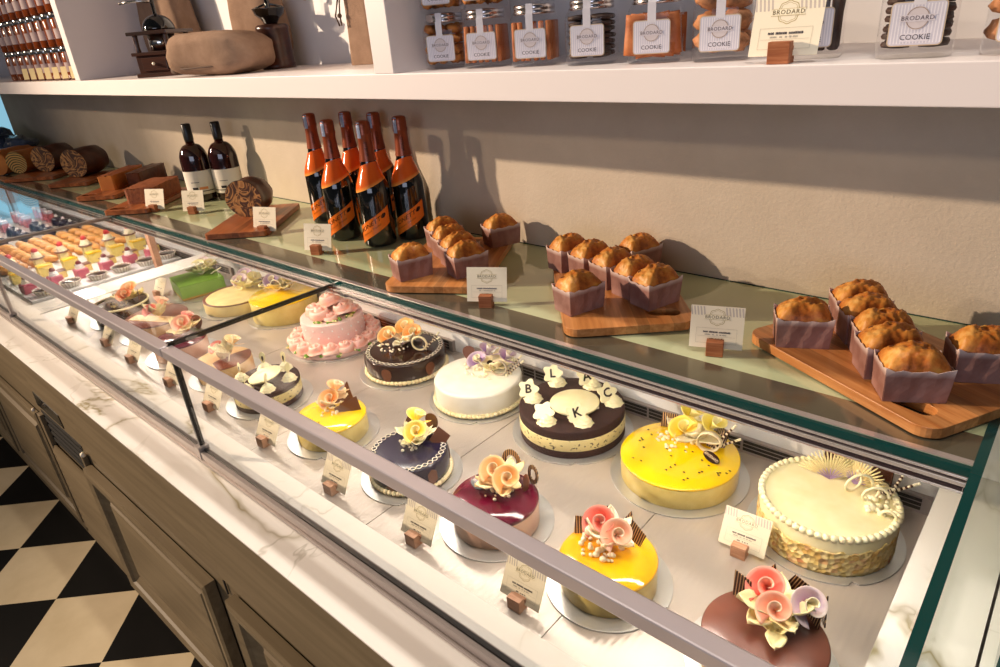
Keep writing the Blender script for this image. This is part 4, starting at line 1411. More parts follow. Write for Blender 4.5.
cb.ball((0, 0, .07), .13, None, 20, (1.5, .9, .55), bump=.5, seed=4)
cb.ball((.2, .05, .06), .09, None, 16, (1.6, .9, .6), bump=.5, seed=7)
o = cb.build('wrapped_bundle', 'cellophane', loc=(-4.85, 1.06, GT + .03))
tag(o, 'dark blue shiny wrapped bundle at the far left end of the shelf', 'bundle')

# ------------------------------------------------------------------ bottles
def make_wine():
    t = thing('sparkling_wine_bottle', 'x', 'bottle')
    prof = [(.036, 0), (.0435, .003), (.0445, .010), (.0445, .150)]
    for i in range(1, 13):
        u = i / 12
        prof.append((.0445 + (.0205 - .0445) * (3 * u * u - 2 * u ** 3), .150 + .085 * u))
    prof += [(.0165, .262), (.0155, .29)]
    MB().lathe(prof, 40).build('glass', 'bottle_dark', t)
    def rad(z):
        for (r0, z0), (r1, z1) in zip(prof[:-1], prof[1:]):
            if z0 <= z <= z1: return r0 + (r1 - r0) * (z - z0) / max(1e-6, z1 - z0)
        return prof[-1][0]
    cop = S(142, 68, 38); org = S(226, 100, 28)
    fo = MB()
    ztop = [(.0215, .232), (.0185, .255), (.0175, .275), (.0172, .292), (.0188, .297), (.0188, .303), (.0178, .306), (.0182, .318), (.0178, .328), (.015, .333), (.006, .335), (.0001, .335)]
    fo.lathe([(r + .0009, z) for r, z in ztop], 32, col=cop, cap0=False)
    # tax strip over the cap
    def strip(u, v):
        a = -PI / 2 - .42 + (u - .5) * .62
        z = .292 + .040 * v
        r = .0200 if z < .322 else .0185
        return (r * cos(a), r * sin(a), z)
    fo.grid(strip, 6, 8, cfn=lambda u, v: S(96, 120, 170) if (int(u * 6) + int(v * 8)) % 2 else S(190, 200, 216))
    fo.text('MIONETTO', .0115, S(40, 22, 16), Matrix.Identity(4), fn=lambda x, y: ((.0219 - (x + .03) * .06) * cos(-1.25 + y / .02), (.0219 - (x + .03) * .06) * sin(-1.25 + y / .02), .264 + x * .62))
    fo.build('foil', 'foil', t)
    nb_ = MB()
    def band(u, v):
        a = 2 * PI * u
        lo = .166 + .016 * cos(a - .2); hi = .222 + .008 * cos(a + .6)
        z = lo + (hi - lo) * v
        r = rad(z) + .0007
        return (r * cos(a), r * sin(a), z)
    nb_.grid(band, 40, 6, closed_u=True, cfn=lambda u, v: S(250, 170, 80) if v < .06 else org)
    nb_.build('neck_label', 'gloss_paint', t)
    lm = MB()
    a0, a1 = -PI / 2 - 1.15, -PI / 2 + 1.15
    def lab_(u, v):
        a = a0 + (a1 - a0) * u
        zc_ = .060 + .030 * (u - .5) * 2
        z = zc_ + .024 * (v - .5) * 2
        return ((.0452) * cos(a), (.0452) * sin(a), z)
    lm.grid(lab_, 30, 4, cfn=lambda u, v: S(236, 120, 36))
    def wrap(dz, r=.0456, sl=.58):
        return lambda x, y: (r * cos(-PI / 2 - .1 + x / r), r * sin(-PI / 2 - .1 + x / r), .060 + dz + y + x * sl)
    lm.text('MIONETTO', .0175, S(34, 20, 14), Matrix.Identity(4), fn=wrap(.006))
    lm.text('Prosecco Treviso', .0085, S(120, 60, 20), Matrix.Identity(4), fn=wrap(-.010))
    cr = [(.006 * cos(2 * PI * i / 14) + .040, .006 * sin(2 * PI * i / 14) + .002, 0) for i in range(14)]
    f_ = wrap(.004)
    lm.add([f_(p[0], p[1]) for p in cr], [tuple(range(14))], S(40, 24, 16))
    lm.build('body_label', 'gloss_paint', t)
    return t
wine = make_wine()
wine.scale = (.98, .98, .965)
gb = 'black sparkling wine bottles with orange labels'
spots = [(-1.772, 1.155, 'leftmost of the six black bottles with orange labels'),
         (-1.567, 1.072, 'front left one of the six black bottles with orange labels'),
         (-1.424, 1.080, 'front middle one of the six black bottles, nearest the glass edge'),
         (-1.665, 1.205, 'back left one of the six black bottles, half hidden behind the front left one'),
         (-1.545, 1.212, 'back middle one of the six black bottles, behind the nearest bottle'),
         (-1.385, 1.168, 'rightmost of the six black bottles, beside the loaf board')]
for i, (x, y, s) in enumerate(spots):
    yaw = (.70, .62, .55, .75, .7, .55)[i]
    if i == 0:
        wine.location = (x, y, GT); wine.rotation_euler = (0, 0, yaw); wine['label'] = s; wine['group'] = gb
    else:
        dup(wine, s, (x, y, GT), yaw, gb)

def make_spirit():
    t = thing('brown_bottle', 'x', 'bottle')
    prof = [(.046, 0), (.050, .004), (.051, .012), (.051, .150)]
    for i in range(1, 9):
        u = i / 8
        prof.append((.051 + (.016 - .051) * (1 - cos(u * PI / 2)) ** .9, .150 + .055 * sin(u * PI / 2)))
    prof += [(.0135, .225)]
    MB().lathe(prof, 36, sx=1, sy=.8).build('glass', 'bottle_brown', t)
    MB().lathe([(.0155, .215), (.0165, .222), (.0165, .272), (.014, .276), (.0001, .276)], 24).build('cap', 'black_rubber', t)
    lm = MB()
    def lf_(u, v):
        a = -PI / 2 - 1.5 + 3.0 * u
        return (.0517 * cos(a), .0517 * .8 * sin(a), .028 + .085 * v)
    lm.grid(lf_, 30, 3, S(232, 224, 210))
    def w2(dz):
        return lambda x, y: (.0522 * cos(-PI / 2 + x / .05), .0522 * .8 * sin(-PI / 2 + x / .05), .06 + dz + y)
    lm.grid(lambda u, v: w2(-.022)(-.06 + .12 * u, .003 * v), 20, 1, S(40, 30, 26))
    for x0, wd, cl in ((-.02, .02, S(50, 44, 44)), (.004, .03, S(232, 150, 96))):
        lm.grid(lambda u, v: w2(-.014)(x0 + wd * u, .009 * v), 8, 1, cl)
    lm.grid(lambda u, v: w2(.012)(-.022 + .03 * u, .002 * v), 6, 1, S(90, 84, 84))
    lm.build('label', 'printed', t)
    MB().lathe([(.0172, .262), (.0172, .2765)], 10, cap0=False, cap1=False, col=S(240, 236, 226), sx=1).build('white_seal', 'sugar', t)
    return t
sp = make_spirit()
for ch in list(sp.children):
    if ch.name.startswith('white_seal'):
        bpy.data.objects.remove(ch)
sp.location = (-2.50, 1.115, GT); sp.rotation_euler = (0, 0, .85)
sp['label'] = 'square-shouldered brown bottle, left of the pair, white label'; sp['group'] = 'pair of brown bottles'
dup(sp, 'square-shouldered brown bottle, right of the pair, white label', (-2.42, 1.185, GT), .85, 'pair of brown bottles')

# ------------------------------------------------------------------ cookie jars on the wall shelf
def rsq(s, r, n=6):
    return rrect(s, s, r, n)
JS, JH = .084, .100
def label_face(mb, word, M4):
    z = 0
    mb.prism([rrect(.058, .048, .005, 4)], -.0002, .0002, S(202, 180, 150), M4)
    mb.prism([rrect(.0555, .0455, .004, 4)], .0002, .0004, S(214, 210, 220), M4)
    for i in range(16):
        x = -.0255 + i * .0034
        mb.add([(x, -.021, .0005), (x + .0013, -.021, .0005), (x + .0013, .021, .0005), (x, .021, .0005)], [(0, 1, 2, 3)], S(238, 234, 238), M4=M4)
    mb.prism([rrect(.030, .009, .002, 3, 0, -.0145)], .0005, .0007, S(232, 226, 232), M4)
    n = 32; vs = []
    for i in range(n):
        a = 2 * PI * i / n
        vs.append((.0125 * cos(a), .006 + .0125 * sin(a), .0008))
    mb.add(vs, [tuple(range(n))], S(216, 206, 206), M4=M4)
    vs = []
    for i in range(n):
        a = 2 * PI * i / n
        vs += [(.0112 * cos(a), .006 + .0112 * sin(a), .0010), (.0118 * cos(a), .006 + .0118 * sin(a), .0010)]
    mb.add(vs, [(2 * i, 2 * i + 1, (2 * i + 3) % (2 * n), (2 * i + 2) % (2 * n)) for i in range(n)], S(150, 120, 90), M4=M4)
    mb.add([(-.019, .0025, .0011), (.019, .0025, .0011), (.0165, .006, .0011), (.019, .0095, .0011), (-.019, .0095, .0011), (-.0165, .006, .0011)], [(0, 1, 2, 3, 4, 5)], S(220, 212, 216), M4=M4)
    mb.text('BRODARD', .0068, S(90, 74, 74), M4 @ T(0, .006, .0013), space=1.1)
    mb.text('COOKIE', .0085, S(50, 44, 54), M4 @ T(0, -.0145, .0013))

def make_jar():
    t = thing('cookie_jar', 'x', 'jar')
    mb = MB()
    prof = [(.94, .0005), (1.0, .004), (1.0, .070), (.97, .078), (.86, .084), (.86, .088)]
    base = rsq(JS, .022)
    n = len(base)
    vs = [(p[0] * k, p[1] * k, z) for k, z in prof for p in base]
    fs = [tuple(range(n))[::-1]]
    for j in range(len(prof) - 1):
        for i in range(n):
            fs.append((j * n + i, j * n + (i + 1) % n, (j + 1) * n + (i + 1) % n, (j + 1) * n + i))
    mb.add(vs, fs, None, True); mb.s[0] = False
    mb.build('glass', 'jar_glass', t)
    lm = MB()
    lm.lathe([(.036, .084), (.0375, .085), (.0375, .0895), (.0365, .0905), (.0375, .0915), (.0375, .0975), (.036, .100), (.0001, .1005)], 36)
    lm.build('lid', 'bright_aluminium', t)
    sm = MB()
    sm.bb((-.0065, -JS / 2 - .0016, .058), (.0065, -JS / 2 - .0008, .086), S(226, 222, 226)).bb((-.0065, -.0390, .0855), (.0065, -.0382, .1005), S(226, 222, 226)).bb((-.0065, -.043, .0845), (.0065, -.0384, .0860), S(226, 222, 226)).bb((-.0065, -.0385, .1006), (.0065, .0385, .1011), S(226, 222, 226))
    sm.build('seal_strip', 'jar_label', t)
    lb = MB()
    label_face(lb, 'COOKIE', T(0, -JS / 2 - .0010, .038) @ Matrix.Rotation(PI / 2, 4, 'X'))
    lb.build('label', 'jar_label', t)
    return t

def cookie_mesh(kind):
    mb = MB()
    if kind == 'shell':
        mb.ball((0, 0, 0), .0125, None, 12, (1, .8, .62), bump=.25, seed=2)
        mat = 'cookie_golden'
    elif kind == 'stick':
        mb.tube([(0, 0, -.031), (0, 0, -.03), (0, 0, .03), (0, 0, .031)], [.002, .0046, .0046, .002], 8); mat = 'cookie_tan'
    elif kind == 'dark':
        mb.lathe([(.006, -.004), (.0155, -.003), (.017, 0), (.0155, .003), (.006, .0045), (.0001, .005)], 14, sx=1, sy=.92); mat = 'cookie_dark'
    elif kind == 'wafer':
        mb.grid(lambda u, v: ((u - .5) * .058, (v - .5) * .056, .006 * sin(2.6 * u + .4) + .002 * sin(7 * v)), 8, 6); mat = 'cookie_tan'
    elif kind == 'biscotti':
        mb.ball((0, 0, 0), .018, None, 12, (1.25, .6, .75), bump=.3, seed=5); mat = 'cookie_biscotti'
    else:
        mb.tube([(0, 0, -.033), (0, 0, -.032), (.001, 0, .03), (.001, 0, .031)], [.003, .006, .006, .003], 8); mat = 'cookie_dark'
    o = mb.build('cookie', mat, solid=.002 if kind == 'wafer' else 0)
    return o

def fill_jar(kind, jar, jl, seed):
    r = random.Random(seed)
    o0 = cookie_mesh(kind)
    x, y, z = jar.location; rz = jar.rotation_euler[2]
    spots_ = []
    lay = {'shell': (4, 3, .0235, .0125), 'dark': (7, 2, .038, .0092), 'biscotti': (3, 2, .033, .0215), 'wafer': (1, 5, .0150, .033), 'stick': (1, 6, .0120, .034), 'rod': (1, 5, .0140, .036)}[kind]
    nz, nx, pit, hz = lay
    for k in range(nz):
        for i in range(nx):
            for j in range(nx):
                px = (i - (nx - 1) / 2) * pit; py = (j - (nx - 1) / 2) * pit
                if kind == 'wafer': px *= .4
                if nx > 2 and 0 < i < nx - 1 and 0 < j < nx - 1: continue
                if kind == 'wafer' and j not in (0, 2, 4): continue
                if kind in ('stick', 'rod') and j > 1 and i < nx - 1: continue
                spots_.append((px, py, .006 + hz * (.92 if nz > 1 else 1) + k * hz * (1.4 if kind == 'shell' else 1.0 if kind == 'dark' else 1.25)))
    first = True
    desc = {'shell': 'small round golden cookie', 'stick': 'thin tan cookie stick', 'dark': 'round dark chocolate cookie', 'wafer': 'thin curled tan wafer', 'biscotti': 'knobbly nut biscotti', 'rod': 'dark chocolate dipped stick'}[kind]
    for px, py, pz in spots_:
        if kind == 'shell': rot = (r.uniform(-.7, .7), r.uniform(-.7, .7), r.uniform(0, 6))
        elif kind in ('stick', 'rod'): rot = (r.uniform(-.06, .06), r.uniform(-.06, .06), 0)
        elif kind == 'wafer': rot = (PI / 2 + r.uniform(-.08, .08), r.uniform(-.15, .15), r.uniform(-.12, .12))
        elif kind == 'biscotti': rot = (r.uniform(-.25, .25), PI / 2 * (r.random() > .5) * .2, r.uniform(-.3, .3))
        else: rot = (r.uniform(-.1, .1), r.uniform(-.1, .1), r.uniform(0, 6))
        o = o0 if first else o0.copy()
        if not first: COL.objects.link(o)
        first = False
        c_, s_ = cos(rz), sin(rz)
        o.location = (x + px * c_ - py * s_, y + px * s_ + py * c_, z + pz)
        o.rotation_euler = (rot[0], rot[1], rot[2] + rz)
        tag(o, desc + ' inside the ' + jl, 'cookie', 'cookies inside the ' + jl)

jar0 = make_jar()
jar0.scale = (.95, .95, .97)
gj = 'clear cookie jars on the wall shelf'
jars = [(-1.012, 'shell', 'first cookie jar right of the white divider', 'clear jar of round golden cookies right beside the white divider'),
        (-.905, 'stick', 'second cookie jar from the divider', 'clear jar of cookie sticks, second from the white divider'),
        (-.79, 'stick', 'third cookie jar from the divider', 'clear jar of tan cookie sticks, third from the white divider'),
        (-.672, 'dark', 'fourth cookie jar, the dark one', 'clear jar of dark chocolate cookies between two jars of tan cookies'),
        (-.555, 'wafer', 'cookie jar of wafers', 'clear jar of thin tan wafers right of the dark cookie jar'),
        (-.447, 'biscotti', 'jar of biscotti left of the shelf card', 'clear jar of nut biscotti just left of the shelf name card'),
        (-.325, 'rod', 'jar behind the shelf card', 'clear jar of dark sticks half hidden behind the shelf name card'),
        (-.197, 'dark', 'dark jar right of the shelf card', 'large clear jar of dark cookies right of the shelf name card'),
        (-.092, 'biscotti', 'last jar at the right edge', 'clear jar of biscotti cut off by the right edge')]
for i, (x, kind, jl, s) in enumerate(jars):
    y = 1.0 if i < 7 else (.975 if i == 7 else .99)
    yaw = min(.75, .55 * atan2(-x, y) + .06)
    if i == 0:
        jar0.location = (x, y, SZ + .0002); jar0.rotation_euler = (0, 0, yaw); jar0['label'] = s; jar0['group'] = gj; j = jar0
    else:
        j = dup(jar0, s, (x, y, SZ + .0002), yaw, gj)
    fill_jar(kind, j, jl, i + 1)
for i, (x, kind, jl, s) in enumerate([(-1.012, 'shell', 'upper jar above the first cookie jar', 'clear jar of golden cookies stacked on the first jar beside the divider'), (-.905, 'shell', 'upper jar above the second cookie jar', 'clear jar stacked on the second jar from the divider')]):
    y = 1.0
    j = dup(jar0, s, (x, y, SZ + .0982), .55 * atan2(-x, y) + .06, gj)
    fill_jar(kind, j, jl, i + 31)

# ------------------------------------------------------------------ left bay: sacks, coffee grinders, gift bag
def sack(label, x, y, rz, L, W, H, seed, standing=False, lean=0):
    t = thing('burlap_sack', label, 'sack', (x, y, SZ + .0005), rz)
    mb = MB()
    def fn(u, v):
        a = 2 * PI * u; b = -PI / 2 + PI * v
        def sp_(q, e): return (abs(q) ** e) * (1 if q >= 0 else -1)
        ex, ez = (.55, .6)
        px = sp_(cos(b), ez) * sp_(cos(a), ex); py = sp_(cos(b), ez) * sp_(sin(a), ex); pz = sp_(sin(b), ez)
        k = 1 + .09 * noise.noise((px * 1.6 + seed, py * 1.6, pz * 1.6)) + .03 * noise.noise((px * 5, py * 5 + seed, pz * 5))
        z = max(0, H / 2 + H / 2 * pz * k)
        if standing:
            s_ = 1 - .25 * (z / H) ** 2
            return (L / 2 * px * k * s_, W / 2 * py * k * s_ + lean * z, z)
        sag = 1 - .18 * max(0, px) ** 2
        return (L / 2 * px * k, W / 2 * py * k, z * sag)
    mb.grid(fn, 40, 24, closed_u=True)
    mb.build('cloth', 'burlap', t)
    sm = MB()
    if not standing:
        sm.tube([(-L * .46, -W * .30, H * .22), (-L * .2, -W * .47, H * .20), (L * .15, -W * .49, H * .22), (L * .4, -W * .38, H * .26)], .0022, 6, S(96, 70, 54))
        sm.ball((-L * .50, -W * .2, H * .16), .014, None, 10, (1.4, .7, .8))
        sm.build('seam', 'twine', t)
    else:
        sm.lathe([(L * .33, H * .80), (L * .35, H * .815), (L * .33, H * .83)], 24, sy=W / L, c=(0, lean * H * .82, 0))
        sm.build('tie', 'twine', t)
    return t
sack('plump brown burlap sack lying on its side on the wall shelf', -1.905, 1.0, radians(14), .31, .175, .112, 2)
sack('tall burlap sack standing behind the lying sack', -1.98, 1.19, radians(10), .20, .095, .30, 5, True, -.05)
sack('tall brown sack standing behind the boxy coffee grinder', -2.545, 1.175, radians(6), .27, .11, .34, 9, True, -.02)

def grinder_box(x, y, rz):
    t = thing('coffee_grinder', 'boxy wooden coffee grinder with a drawer and a dark dome', 'coffee grinder', (x, y, SZ + .0005), rz)
    W = .062
    bm = MB().bb((-W - .008, -W - .008, 0), (W + .008, W + .008, .012)).bb((-W, -W, .012), (W, W, .062)).bb((-W - .008, -W - .008, .062), (W + .008, W + .008, .072)).bb((-W - .008, -W - .008, .120), (W + .008, W + .008, .130))
    for sx in (-1, 1):
        for sy in (-1, 1):
            bm.lathe([(.008, .072), (.006, .085), (.007, .107), (.008, .12)], 10, c=(sx * W * .85, sy * W * .85, 0))
    bm.build('wood_body', 'dark_wood', t, bevel=.0015)
    d = MB().bb((-W * .7, -W - .004, .018), (W * .7, -W + .002, .056)).build('drawer', 'dark_wood', t, bevel=.001)
    MB().ball((0, -W - .008, .038), .005, S(220, 210, 190), 10).build('knob', 'foil', d)
    MB().lathe([(.040, .073), (.040, .119)], 28).build('hopper', 'chrome', t)
    dm = [(.048, .130)] + [(.048 * cos(a), .130 + .046 * sin(a)) for a in [PI / 2 * i / 10 for i in range(1, 10)]] + [(.006, .178), (.006, .215), (.0001, .216)]
    MB().lathe(dm, 28).build('dome', 'bottle_dark', t)
    MB().tube([(0, 0, .212), (-.05, -.01, .216), (-.10, -.02, .212)], .004, 8).build('crank', 'chrome', t)
    return t
grinder_box(-2.30, 1.025, radians(30))
def grinder_round(x, y, rz):
    t = thing('coffee_grinder', 'round dark wooden coffee grinder with a metal bowl and crank', 'coffee grinder', (x, y, SZ + .0005), rz)
    MB().lathe([(.046, 0), (.048, .004), (.048, .012), (.0455, .015), (.0445, .10), (.046, .104), (.046, .110), (.040, .116), (.0001, .117)], 32).build('wood_body', 'dark_wood', t)
    MB().lathe([(.018, .116), (.020, .122), (.026, .130), (.040, .142), (.044, .155), (.046, .157), (.042, .158), (.034, .144), (.014, .132), (.0001, .131)], 32).build('bowl', 'bottle_dark', t)
    MB().lathe([(.010, .131), (.008, .16), (.006, .20), (.0001, .202)], 12).tube([(-.044, 0, .157), (0, 0, .17), (.044, 0, .157)], .003, 8).build('spindle', 'bottle_dark', t)
    cr = MB().tube([(0, 0, .196), (.05, 0, .190), (.105, 0, .176)], .0035, 8).build('crank', 'bright_aluminium', t)
    MB().ball((.112, 0, .180), .010, None, 12, (1, .8, 1.2)).build('crank_knob', 'holder_beech', cr)
    return t
grinder_round(-1.855, 1.145, radians(35))
gbag = thing('gift_bag', 'narrow brown cloth wine bag with a drawstring against the divider', 'gift bag', (-1.492, 1.195, SZ + .0005), .1)
mb = MB()
mb.grid(lambda u, v: ((.048 - .006 * sin(PI * v)) * max(-1, min(1, 1.3 * cos(2 * PI * u))), (.034 - .004 * v) * max(-1, min(1, 1.3 * sin(2 * PI * u))), .30 * v), 36, 10, closed_u=True)
mb.build('cloth', 'burlap', gbag)
mb = MB()
for dx in (0, .008):
    mb.tube([(-.03 - dx, -.034, .19), (-.042 - dx, -.042, .15), (-.046 - dx * 2, -.044, .118), (-.044 - dx, -.044, .095)], .0022, 6)
mb.ball((-.047, -.044, .118), .006, None, 8)
mb.build('drawstring', 'twine', gbag)

# far-left bay: rows of preserve jars
def make_preserve():
    t = thing('preserve_jar', 'x', 'jar')
    MB().lathe([(.036, 0), (.039, .003), (.039, .058), (.034, .064)], 24).build('filling', 'amber_preserve', t)
    MB().lathe([(.036, .064), (.037, .066), (.037, .074), (.035, .076), (.0001, .076)], 24).build('lid', 'chrome', t)
    lm = MB()
    lm.grid(lambda u, v: (.0394 * cos(-PI / 2 - .6 + 1.2 * u), .0394 * sin(-PI / 2 - .6 + 1.2 * u), .018 + .022 * v), 10, 1, S(176, 156, 156))
    lm.bb((-.004, -.0402, .040), (.004, -.0385, .064), S(176, 160, 160))
    lm.build('label', 'jar_label', t)
    return t
pj = make_preserve()
pj.scale = (1, 1, 1.5)
gp_ = 'amber preserve jars stacked in the far-left bay'
ords = ['first', 'second', 'third', 'fourth', 'fifth', 'sixth', 'seventh', 'eighth', 'ninth', 'tenth', 'eleventh']
rows = ['bottom row', 'middle row', 'top row']
k = 0
for rw in range(3):
    for i in range(11):
        x = -2.815 - .088 * i
        lab_s = 'amber preserve jar, %s from the white divider in the %s' % (ords[i], rows[rw])
        loc = (x, .985, SZ + .0003 + .1145 * rw)
        if k == 0:
            pj.location = loc; pj.rotation_euler = (0, 0, .75); pj['label'] = lab_s; pj['group'] = gp_
        else:
            dup(pj, lab_s, loc, .75 + rnd.uniform(-.15, .15), gp_)
        k += 1
tagm = MB().box((0, 0, .024), (.026, .0012, .046), S(226, 206, 150)).bb((-.013, -.001, .0), (.013, .010, .006), S(90, 50, 30)).build('price_tag', 'printed')
for i in range(7):
    o = tagm if i == 0 else tagm.copy()
    if i: COL.objects.link(o)
    o.location = (-2.86 - .092 * i, .925, SZ + .0005); o.rotation_euler = (-.08, 0, .5)
    tag(o, 'yellow price tag, %s from the divider, before the bottom preserve jars' % ords[i], 'price tag', 'price tags before the preserve jars')

# ------------------------------------------------------------------ small pastries in the far case
TR = DZ + .012
o = MB().bb((-4.30, .60, DZ + .001), (-3.185, 1.235, DZ + .012)).build('pastry_tray', 'inner_white')
tag(o, 'pale tray carrying the rows of small pastries in the far case', 'tray')
def tart():
    t = thing('tart', 'x', 'tart')
    mb = MB()
    def fn(u, v):
        a = 2 * PI * u; k = (.030 + .012 * v) * (1 + .05 * sin(18 * a) * v)
        return (k * cos(a), k * sin(a), .026 * v)
    mb.grid(fn, 72, 4, closed_u=True, cfn=lambda u, v: S(244, 238, 226) if round(u * 72) % 4 < 2 else S(196, 176, 160))
    mb.add([(.03 * cos(2 * PI * i / 20), .03 * sin(2 * PI * i / 20), .0002) for i in range(20)], [tuple(range(20))[::-1]])
    mb.build('pleated_case', 'sugar', t, solid=.001)
    MB().lathe([(.0395, .021), (.03, .026), (.0001, .028)], 24).build('filling', 'choc_glaze', t)
    return t
def berry():
    t = thing('berry_mousse', 'x', 'pastry')
    MB().bb((-.026, -.026, .0003), (.026, .026, .042), S(196, 96, 116)).build('mousse', 'sugar', t, bevel=.006)
    mb = MB(); dollop(mb, (0, 0, .041), .02, S(248, 240, 232)); mb.build('whipped_cream', 'sugar', t)
    MB().ball((0, 0, .066), .012, S(120, 20, 36), 12).build('berry', 'gloss_paint', t)
    return t
def yslice():
    t = thing('yellow_slice', 'x', 'pastry')
    MB().bb((-.032, -.022, .0003), (.032, .022, .044)).build('sponge', 'pale_mousse', t, bevel=.002)
    MB().bb((-.0325, -.0225, .044), (.0325, .0225, .052)).build('yellow_glaze', 'yellow_glaze', t, bevel=.002)
    return t
def cslice():
    t = thing('cocoa_slice', 'x', 'pastry')
    MB().bb((-.030, -.022, .0003), (.030, .022, .030)).build('sponge', 'pale_mousse', t, bevel=.002)
    MB().bb((-.0305, -.0225, .030), (.0305, .0225, .034)).build('cocoa_top', 'cocoa_top', t, bevel=.001)
    return t
def tall():
    t = thing('cherry_slice', 'x', 'pastry')
    MB().bb((-.018, -.022, .0003), (.018, .022, .060)).build('sponge', 'cheese_mousse', t, bevel=.002)
    MB().lathe([(.030, .060), (.032, .062), (.032, .066), (.0001, .068)], 20).build('cocoa_disc', 'cocoa_top', t)
    mb = MB(); dollop(mb, (0, 0, .066), .024, S(250, 240, 210)); mb.build('whipped_cream', 'sugar', t)
    MB().ball((0, 0, .098), .014, S(206, 40, 54), 12).build('cherry', 'gloss_paint', t)
    return t
def eclair():
    t = thing('eclair', 'x', 'pastry')
    MB().ball((0, 0, .019), .020, None, 14, (2.2, 1, .94), bump=.2).build('dough', 'eclair_dough', t)
    MB().ball((0, 0, .0215), .0198, S(228, 168, 96), 14, (2.05, .94, .92), lo=.35).build('icing', 'gloss_paint', t)
    return t
def dome():
    t = thing('domed_cake', 'x', 'pastry')
    MB().lathe([(.034, .0003), (.036, .004), (.034, .018)] + [(.034 * cos(a), .018 + .034 * sin(a)) for a in [PI / 2 * i / 8 for i in range(1, 8)]] + [(.0001, .052)], 24).build('glaze', 'navy_glaze', t)
    mb = MB(); dollop(mb, (0, 0, .050), .010, S(236, 224, 220)); mb.build('whipped_cream', 'sugar', t)
    return t
def verrine():
    t = thing('dessert_cup', 'x', 'pastry')
    MB().bb((-.020, -.020, .0006), (.020, .020, .05), S(214, 110, 120)).build('mousse', 'sugar', t, bevel=.002)
    MB().bb((-.022, -.022, .0003), (.022, .022, .085)).build('cup', 'jar_glass', t)
    MB().bb((-.0195, -.0195, .051), (.0195, .0195, .068), S(236, 222, 226)).build('cream', 'sugar', t, bevel=.002)
    return t
def lay(fn, what, locs, group, base, jit=.06):
    p = fn()
    for i, (x, y, z, s) in enumerate(locs):
        if i == 0:
            p.location = (x, y, z); p.rotation_euler = (0, 0, base); p['label'] = s; p['group'] = group
        else:
            dup(p, s, (x, y, z), base + rnd.uniform(-jit, jit), group)
pos5 = ['nearest the front glass', 'second from the front glass', 'third from the front glass', 'fourth from the front glass', 'fifth from the front glass', 'at the back by the wall']
ys = [.665, .772, .879, .986, 1.093, 1.195]
lay(tart, 'tart', [(-3.235 - .01 * (i % 2), y, TR, 'pleated chocolate tart %s, in the row beside the partition' % pos5[i]) for i, y in enumerate(ys)], 'pleated tarts in the far case', 0)
lay(berry, 'berry', [(-3.335, y - .03, TR, 'pink berry mousse topped with cream %s' % pos5[i]) for i, y in enumerate(ys)], 'pink berry mousses in the far case', .1)
lay(cslice, 'cocoa', [(-3.43, y + .01, TR, 'cocoa-topped slice %s' % pos5[i]) for i, y in enumerate(ys)], 'cocoa slices in the far case', PI / 2)
lay(yslice, 'yellow', [(-3.535, y - .01, TR, 'yellow glazed slice %s' % pos5[i]) for i, y in enumerate(ys)], 'yellow slices in the far case', PI / 2)
lay(tall, 'tall', [(-3.645, y, TR, 'tall pale slice with a cherry on cream %s' % pos5[i]) for i, y in enumerate(ys)], 'cherry slices in the far case', PI / 2)
el = []
for j in range(6):
    for i in range(9):
        el.append((-3.745 - .094 * j, .645 + .067 * i, TR, 'golden brown eclair, %s along the %s eclair row behind the cherry slices' % (ords[i], ords[j])))
lay(eclair, 'eclair', el, 'eclairs in the far case', .5, .3)
dm = []
for j in range(3):
    for i in range(5):
        dm.append((-4.42 - .12 * j, .68 + .12 * i, DZ + .001, 'dark domed cake, %s along the %s domed row at the far left' % (ords[i], ords[j])))
lay(dome, 'dome', dm, 'domed cakes at the far left', 0)
vm = []
for j in range(3):
    for i in range(5):
        vm.append((-4.80 - .11 * j, .68 + .12 * i, DZ + .001, 'pink dessert cup, %s along the %s cup row at the far left' % (ords[i], ords[j])))
lay(verrine, 'cup', vm, 'dessert cups at the far left', .1)

# ------------------------------------------------------------------ lights
def light(kind, name, loc, energy, col, target=None, **kw):
    l = bpy.data.lights.new(name, kind); l.energy = energy; l.color = col
    for k_, v in kw.items(): setattr(l, k_, v)
    o = bpy.data.objects.new(name, l); COL.objects.link(o); o.location = loc
    if target is not None:
        o.rotation_euler = (Vector(target) - Vector(loc)).to_track_quat('-Z', 'Y').to_euler()
    return o
WARM = (1, .77, .56); NEUT = (1, .90, .79)
for x0, x1 in ((XJ, XR), (XL, XJ), (XE, XL)):
    light('AREA', 'case_light', ((x0 + x1) / 2, TY + .043, TZ - .040), CASE_W * (x1 - x0) * (1 if x1 > -.5 else .62 if x1 > -2 else 1.7), NEUT, ((x0 + x1) / 2, .86, DZ), shape='RECTANGLE', size=(x1 - x0) - .06, size_y=.03)
light('SPOT', 'track_spot', (-5.6, -2.1, 3.18), SPOT_W, WARM, (-.5, 1.3, 1.3), spot_size=radians(46), spot_blend=.9, shadow_soft_size=.05)
light('SPOT', 'track_spot', (-5.9, -3.0, 2.95), SPOT2_W, WARM, (-1.2, 1.3, 1.3), spot_size=radians(62), spot_blend=.9, shadow_soft_size=.08)
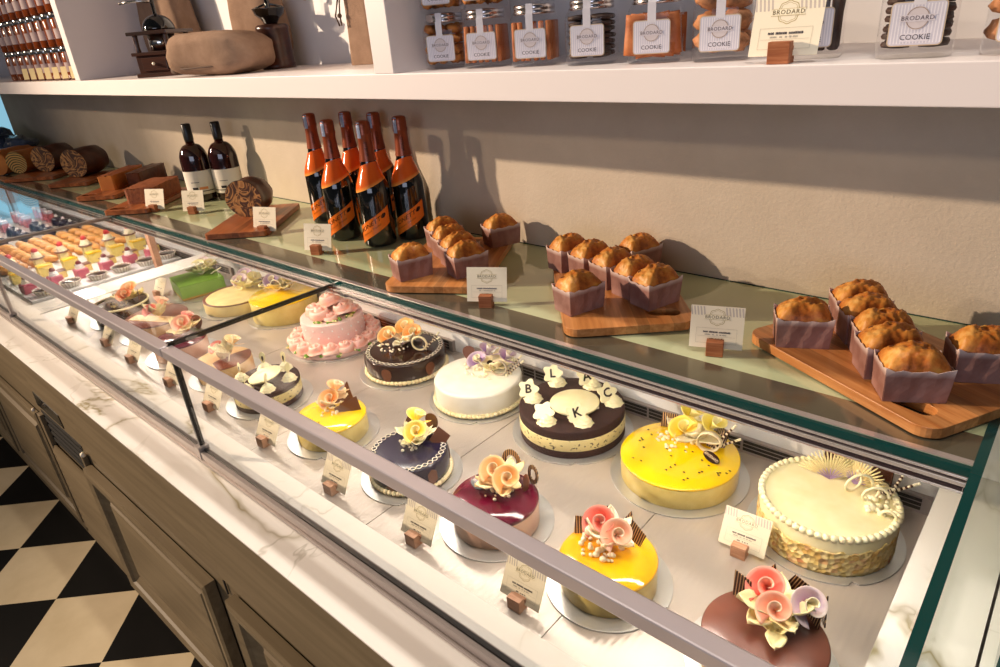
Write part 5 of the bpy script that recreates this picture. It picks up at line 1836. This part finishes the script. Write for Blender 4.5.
for x in (-1.7, -.9, -.1):
    light('SPOT', 'down_light', (x, .72, 2.95), DOWN_W, NEUT, (x + .25, .25, 0), spot_size=radians(80), spot_blend=.8, shadow_soft_size=.04)
light('AREA', 'warm_fill_light', (-1.5, -2.2, 2.7), FILL_W, (1, .80, .62), (-1.5, .6, .8), shape='RECTANGLE', size=3.5, size_y=1.2)  # unseen warm fill, added to brighten the cabinet fronts
light('AREA', 'cool_fill_light', (1.2, -3.6, 1.9), COOL_FILL_W, (.74, .80, 1.0), (-1.2, 1.2, 1.6), shape='RECTANGLE', size=3.0, size_y=1.8)  # unseen bluish fill, added to lift the shelf interior, fascia and floor
wd = bpy.data.worlds.new('World'); SC.world = wd; wd.use_nodes = True
wd.node_tree.nodes['Background'].inputs[0].default_value = (.75, .74, .85, 1)
wd.node_tree.nodes['Background'].inputs[1].default_value = WORLD_W

# ------------------------------------------------------------------ camera
cam = bpy.data.cameras.new('camera'); co_ = bpy.data.objects.new('camera', cam); COL.objects.link(co_)
RM = ((0.75236535, 0.65420386, -0.07722487), (0.22692725, -0.36744521, -0.90193572), (-0.61842574, 0.66106076, -0.42490973))
co_.matrix_world = Matrix(((RM[0][0], -RM[1][0], -RM[2][0], 0), (RM[0][1], -RM[1][1], -RM[2][1], 0), (RM[0][2], -RM[1][2], -RM[2][2], 1.742), (0, 0, 0, 1)))
cam.sensor_width = 36; cam.sensor_fit = 'HORIZONTAL'; cam.lens = 665.086 / 1000 * 36
cam.clip_start = .02
SC.camera = co_
for o in list(COL.objects):          # put the floor at height zero
    if o.parent is None:
        if o.type == 'CAMERA':
            m_ = o.matrix_world.copy(); m_.translation.z -= FZ; o.matrix_world = m_
        else:
            o.location.z -= FZ
vs_ = SC.view_settings
SC.display_settings.display_device = 'sRGB'
vs_.view_transform = 'Standard'; vs_.look = 'None'; vs_.gamma = 1; vs_.use_curve_mapping = False; vs_.exposure = EXPO
SC.cycles.use_denoising = True
SC.cycles.max_bounces = 10; SC.cycles.transparent_max_bounces = 24
SC.cycles.caustics_reflective = False; SC.cycles.caustics_refractive = False
SC.cycles.sample_clamp_indirect = 4
